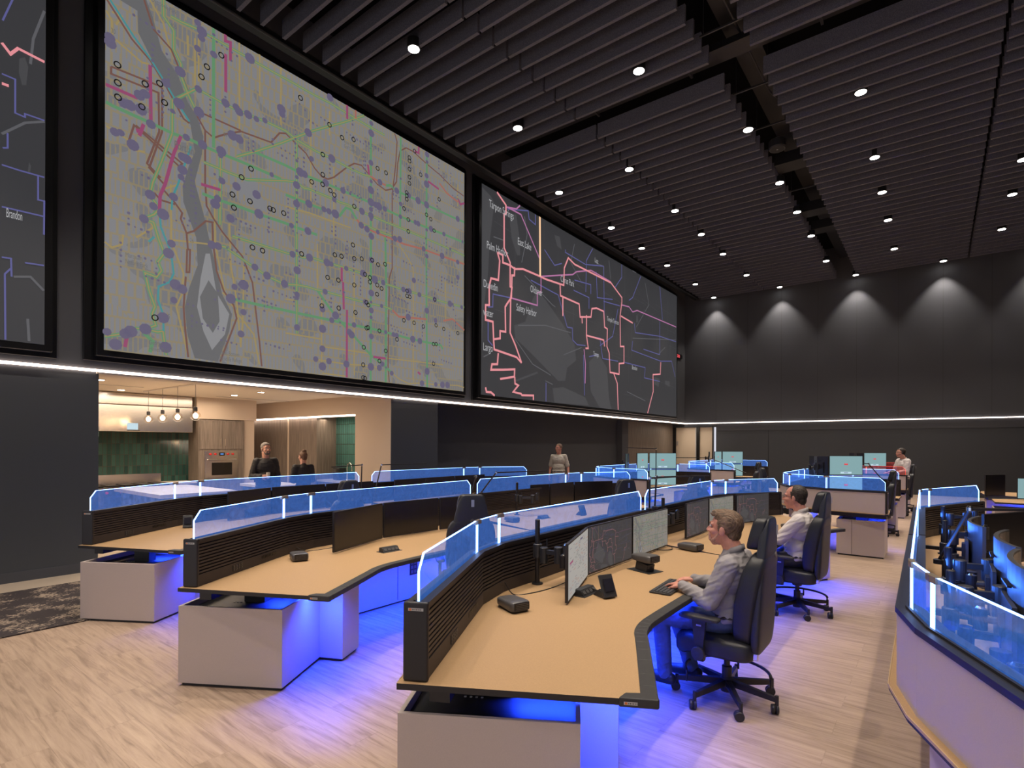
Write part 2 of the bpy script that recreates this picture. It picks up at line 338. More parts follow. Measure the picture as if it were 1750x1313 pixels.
for i,x in enumerate((-8.33,-6.9,-5.47,-4.04,-2.62,-1.2,.19,1.6,3.0)):
    struct('trim_%d'%(i+1),MB().bbox((x-.006,YF-.003,3.0),(x+.008,YF,9.3),'seam'))
struct('trim_20',MB().bbox((-6.0,YF-.004,0),(-5.98,YF,2.93),'frame_black'))
struct('trim_21',MB().bbox((-8.3,YF-.012,2.6),(XR,YF,2.93),'wall_upper'))
struct('wall_back_light_block',MB().bbox((-10.6,YB-.2,4.2),(XR,YB,ZT),'wall_dark'))  # unseen, added behind the camera so world light enters low and misses the ceiling
struct('wall_right',MB().bbox((XR,YB,0),(XR+.2,YF,ZT),'wall_dark'))
struct('door_1',MB().bbox((-10.3,YF+.06,.02),(-9.28,YF+.12,2.78),'beige_door').bbox((-9.33,YF+.02,0),(-9.28,YF+.06,2.8),'white_label').bbox((-10.27,YF+.02,1.9),(-10.2,YF+.06,2.1),'silver'))
struct('door_2',MB().bbox((-9.12,YF+.1,.02),(-8.45,YF+.14,2.78),'beige_door').bbox((-8.5,YF-.01,0),(-8.44,YF+.1,2.86),'frame_black').bbox((-9.16,YF-.01,0),(-9.12,YF+.1,2.86),'frame_black'))
area((-9.3,25.6,2.85),1.5,.5,16,(1,.85,.68))
# LED line along both walls
o=MB().bbox((XL,YB,2.955),(XL+.03,YF,2.99),'led_warm').build('wall_led_line'); tag(o,'long warm white LED line running along the left wall above the kitchen opening','led strip')
o=MB().bbox((XL+.03,YF-.03,2.955),(XR,YF,2.985),'led_far').build('wall_led_line'); tag(o,'warm white LED line running across the far wall','led strip')
# ---------------------------------------------------------------- ceiling baffles, downlights
def prj(x,y,z):
    P=Vector((x,y,z-1.9)); d=P.dot(fw)
    if d<.2: return None
    return (875+932*P.dot(r3)/d,760-932*P.dot(u3)/d)
rows=[10.09-.3905*k for k in range(20)]+[11.04+.3905*k for k in range(40)]
segs=[(-8.95,-6.18,'beside the video walls'),(-6.13,-3.32,'just left of the open service gap'),(-2.60,.89,'just right of the open service gap'),(.96,4.3,'in the rightmost strip')]
bm_={}
for k,(a,b,lab) in enumerate(segs):
    bm_[k]=None
    for y in rows:
        if y>YF-.05: continue
        q=[prj(x,y,8.91) for x in (a,(a+b)/2,b)]
        if not any(p and -80<p[0]<1830 and -60<p[1]<1313 for p in q): continue
        if bm_[k] is None:
            o=MB().box((0,0,0),(b-a,.06,.33),'baffle').build('ceiling_baffle'); bm_[k]=o
        else: o=bm_[k].copy(); COL.objects.link(o)
        o.location=((a+b)/2,y,8.91+.165)
        tag(o,'dark grey felt ceiling baffle hanging %s'%lab,'ceiling baffle','felt ceiling baffles '+lab)
def downlight(x,y,z,seen=True):
    t=thing('downlight','','light',(x,y,z))
    MB().lathe([(.112,-.02),(.118,0),(.118,.14),(.09,.15)],'duct',n=20).build('housing',t)
    MB().lathe([(.098,-.026),(.098,-.021)],'lamp_disc',n=20).build('lens',t); return t
COLN={-8.28:'second column from the video walls',-6.17:'column along the first baffle seam',-3.31:'column beside the open service gap',-1.2:'column right of the service gap',1.64:'rightmost column',-7.32:'column nearest the largest map',-4.41:'lone front column'}
ORD=['nearest','second','third','fourth','farthest']
ys={-8.28:[12.72,15.8,18.1,20.43,23.55]}
first=None
for x,y,z in SEEN:
    L=[s[1] for s in SEEN if s[0]==x]; L.sort(); r=L.index(y); nm=ORD[r] if r<len(L)-1 or len(L)==5 else 'farthest'
    lab='round bright downlight, %s one in the %s'%(nm,COLN[x]) if len(L)>1 else 'round bright downlight standing alone in the %s'%COLN[x]
    if first is None: first=downlight(x,y,z); t=first
    else: t=dup(first,(x,y,z),0)
    tag(t,lab,'light','round ceiling downlights')
for x,y,z in DOWN:
    if (x,y,z) not in SEEN:
        t=dup(first,(x,y,z),0); tag(t,'round ceiling downlight above the front of the room','light','round ceiling downlights')
for i,(x,y) in enumerate(WALLROW):
    t=dup(first,(x,y,ZC),0); tag(t,'round downlight close against the far wall, %s from the left'%['first','second','third','fourth','fifth'][i],'light','round ceiling downlights')
# open gap above: ducts, conduit, speaker, detector
mb=MB().box((-2.96,14.3,9.9),(.5,24,.35),'duct'); o=mb.build('air_duct'); tag(o,'long black air duct above the service gap in the ceiling','duct')
for y,lab in ((15.4,'nearest black cross duct bridging the service gap'),(18.9,'middle black cross duct bridging the service gap'),(20.6,'farthest black cross duct bridging the service gap')):
    o=MB().box((0,0,0),(.68,.55,.28),'duct').build('cross_duct',loc=(-2.96,y,9.2)); tag(o,lab,'duct')
o=MB().box((-2,10.56,9.35),(14,.42,.12),'duct').box((-6,10.56,9.3),(.04,.6,.05),'plastic').box((-3.9,10.56,9.3),(.04,.6,.05),'plastic').box((-1.6,10.56,9.3),(.04,.6,.05),'plastic').build('slot_diffuser'); tag(o,'black linear slot diffuser crossing the ceiling between two banks of baffles','vent')
o=MB().tube([(-2.9,8,9.5),(-2.85,12.6,9.5),(-2.7,13.2,9.5),(-2.8,15,9.5),(-2.75,26,9.5)],.02,'plastic').build('conduit_pipe'); tag(o,'thin black conduit running along the service gap','pipe')
t=thing('ceiling_speaker','round dark ceiling speaker hanging in the service gap','speaker',(-3.0,14.06,8.93))
MB().lathe([(.17,0),(.19,.03),(.19,.2),(.1,.25)],'plastic',n=28).build('housing',t); MB().lathe([(.15,-.004),(.15,0)],'duct',n=28).lathe([(.02,-.008),(.02,-.003)],'silver',n=10).build('grille',t)
for y in (9.6,11.6,13.2,17):
    o=MB().box((0,0,0),(.72,.03,.03),'plastic').bbox((-.3,-.006,0),(-.288,.006,1.2),'plastic').bbox((.288,-.006,0),(.3,.006,1.2),'plastic').build('hanger_rail',loc=(-2.96,y,9.1)); tag(o,'thin black hanger rail spanning the service gap','rail','hanger rails across the service gap')
o=MB().bbox((-9.3,YB,8.95),(-9.1,YF-.2,9.05),'duct').tube([(-9.05,YB,8.9),(-9.05,YF-.3,8.9)],.025,'plastic').build('cable_tray'); tag(o,'black cable tray running along the top of the left wall','cable tray')
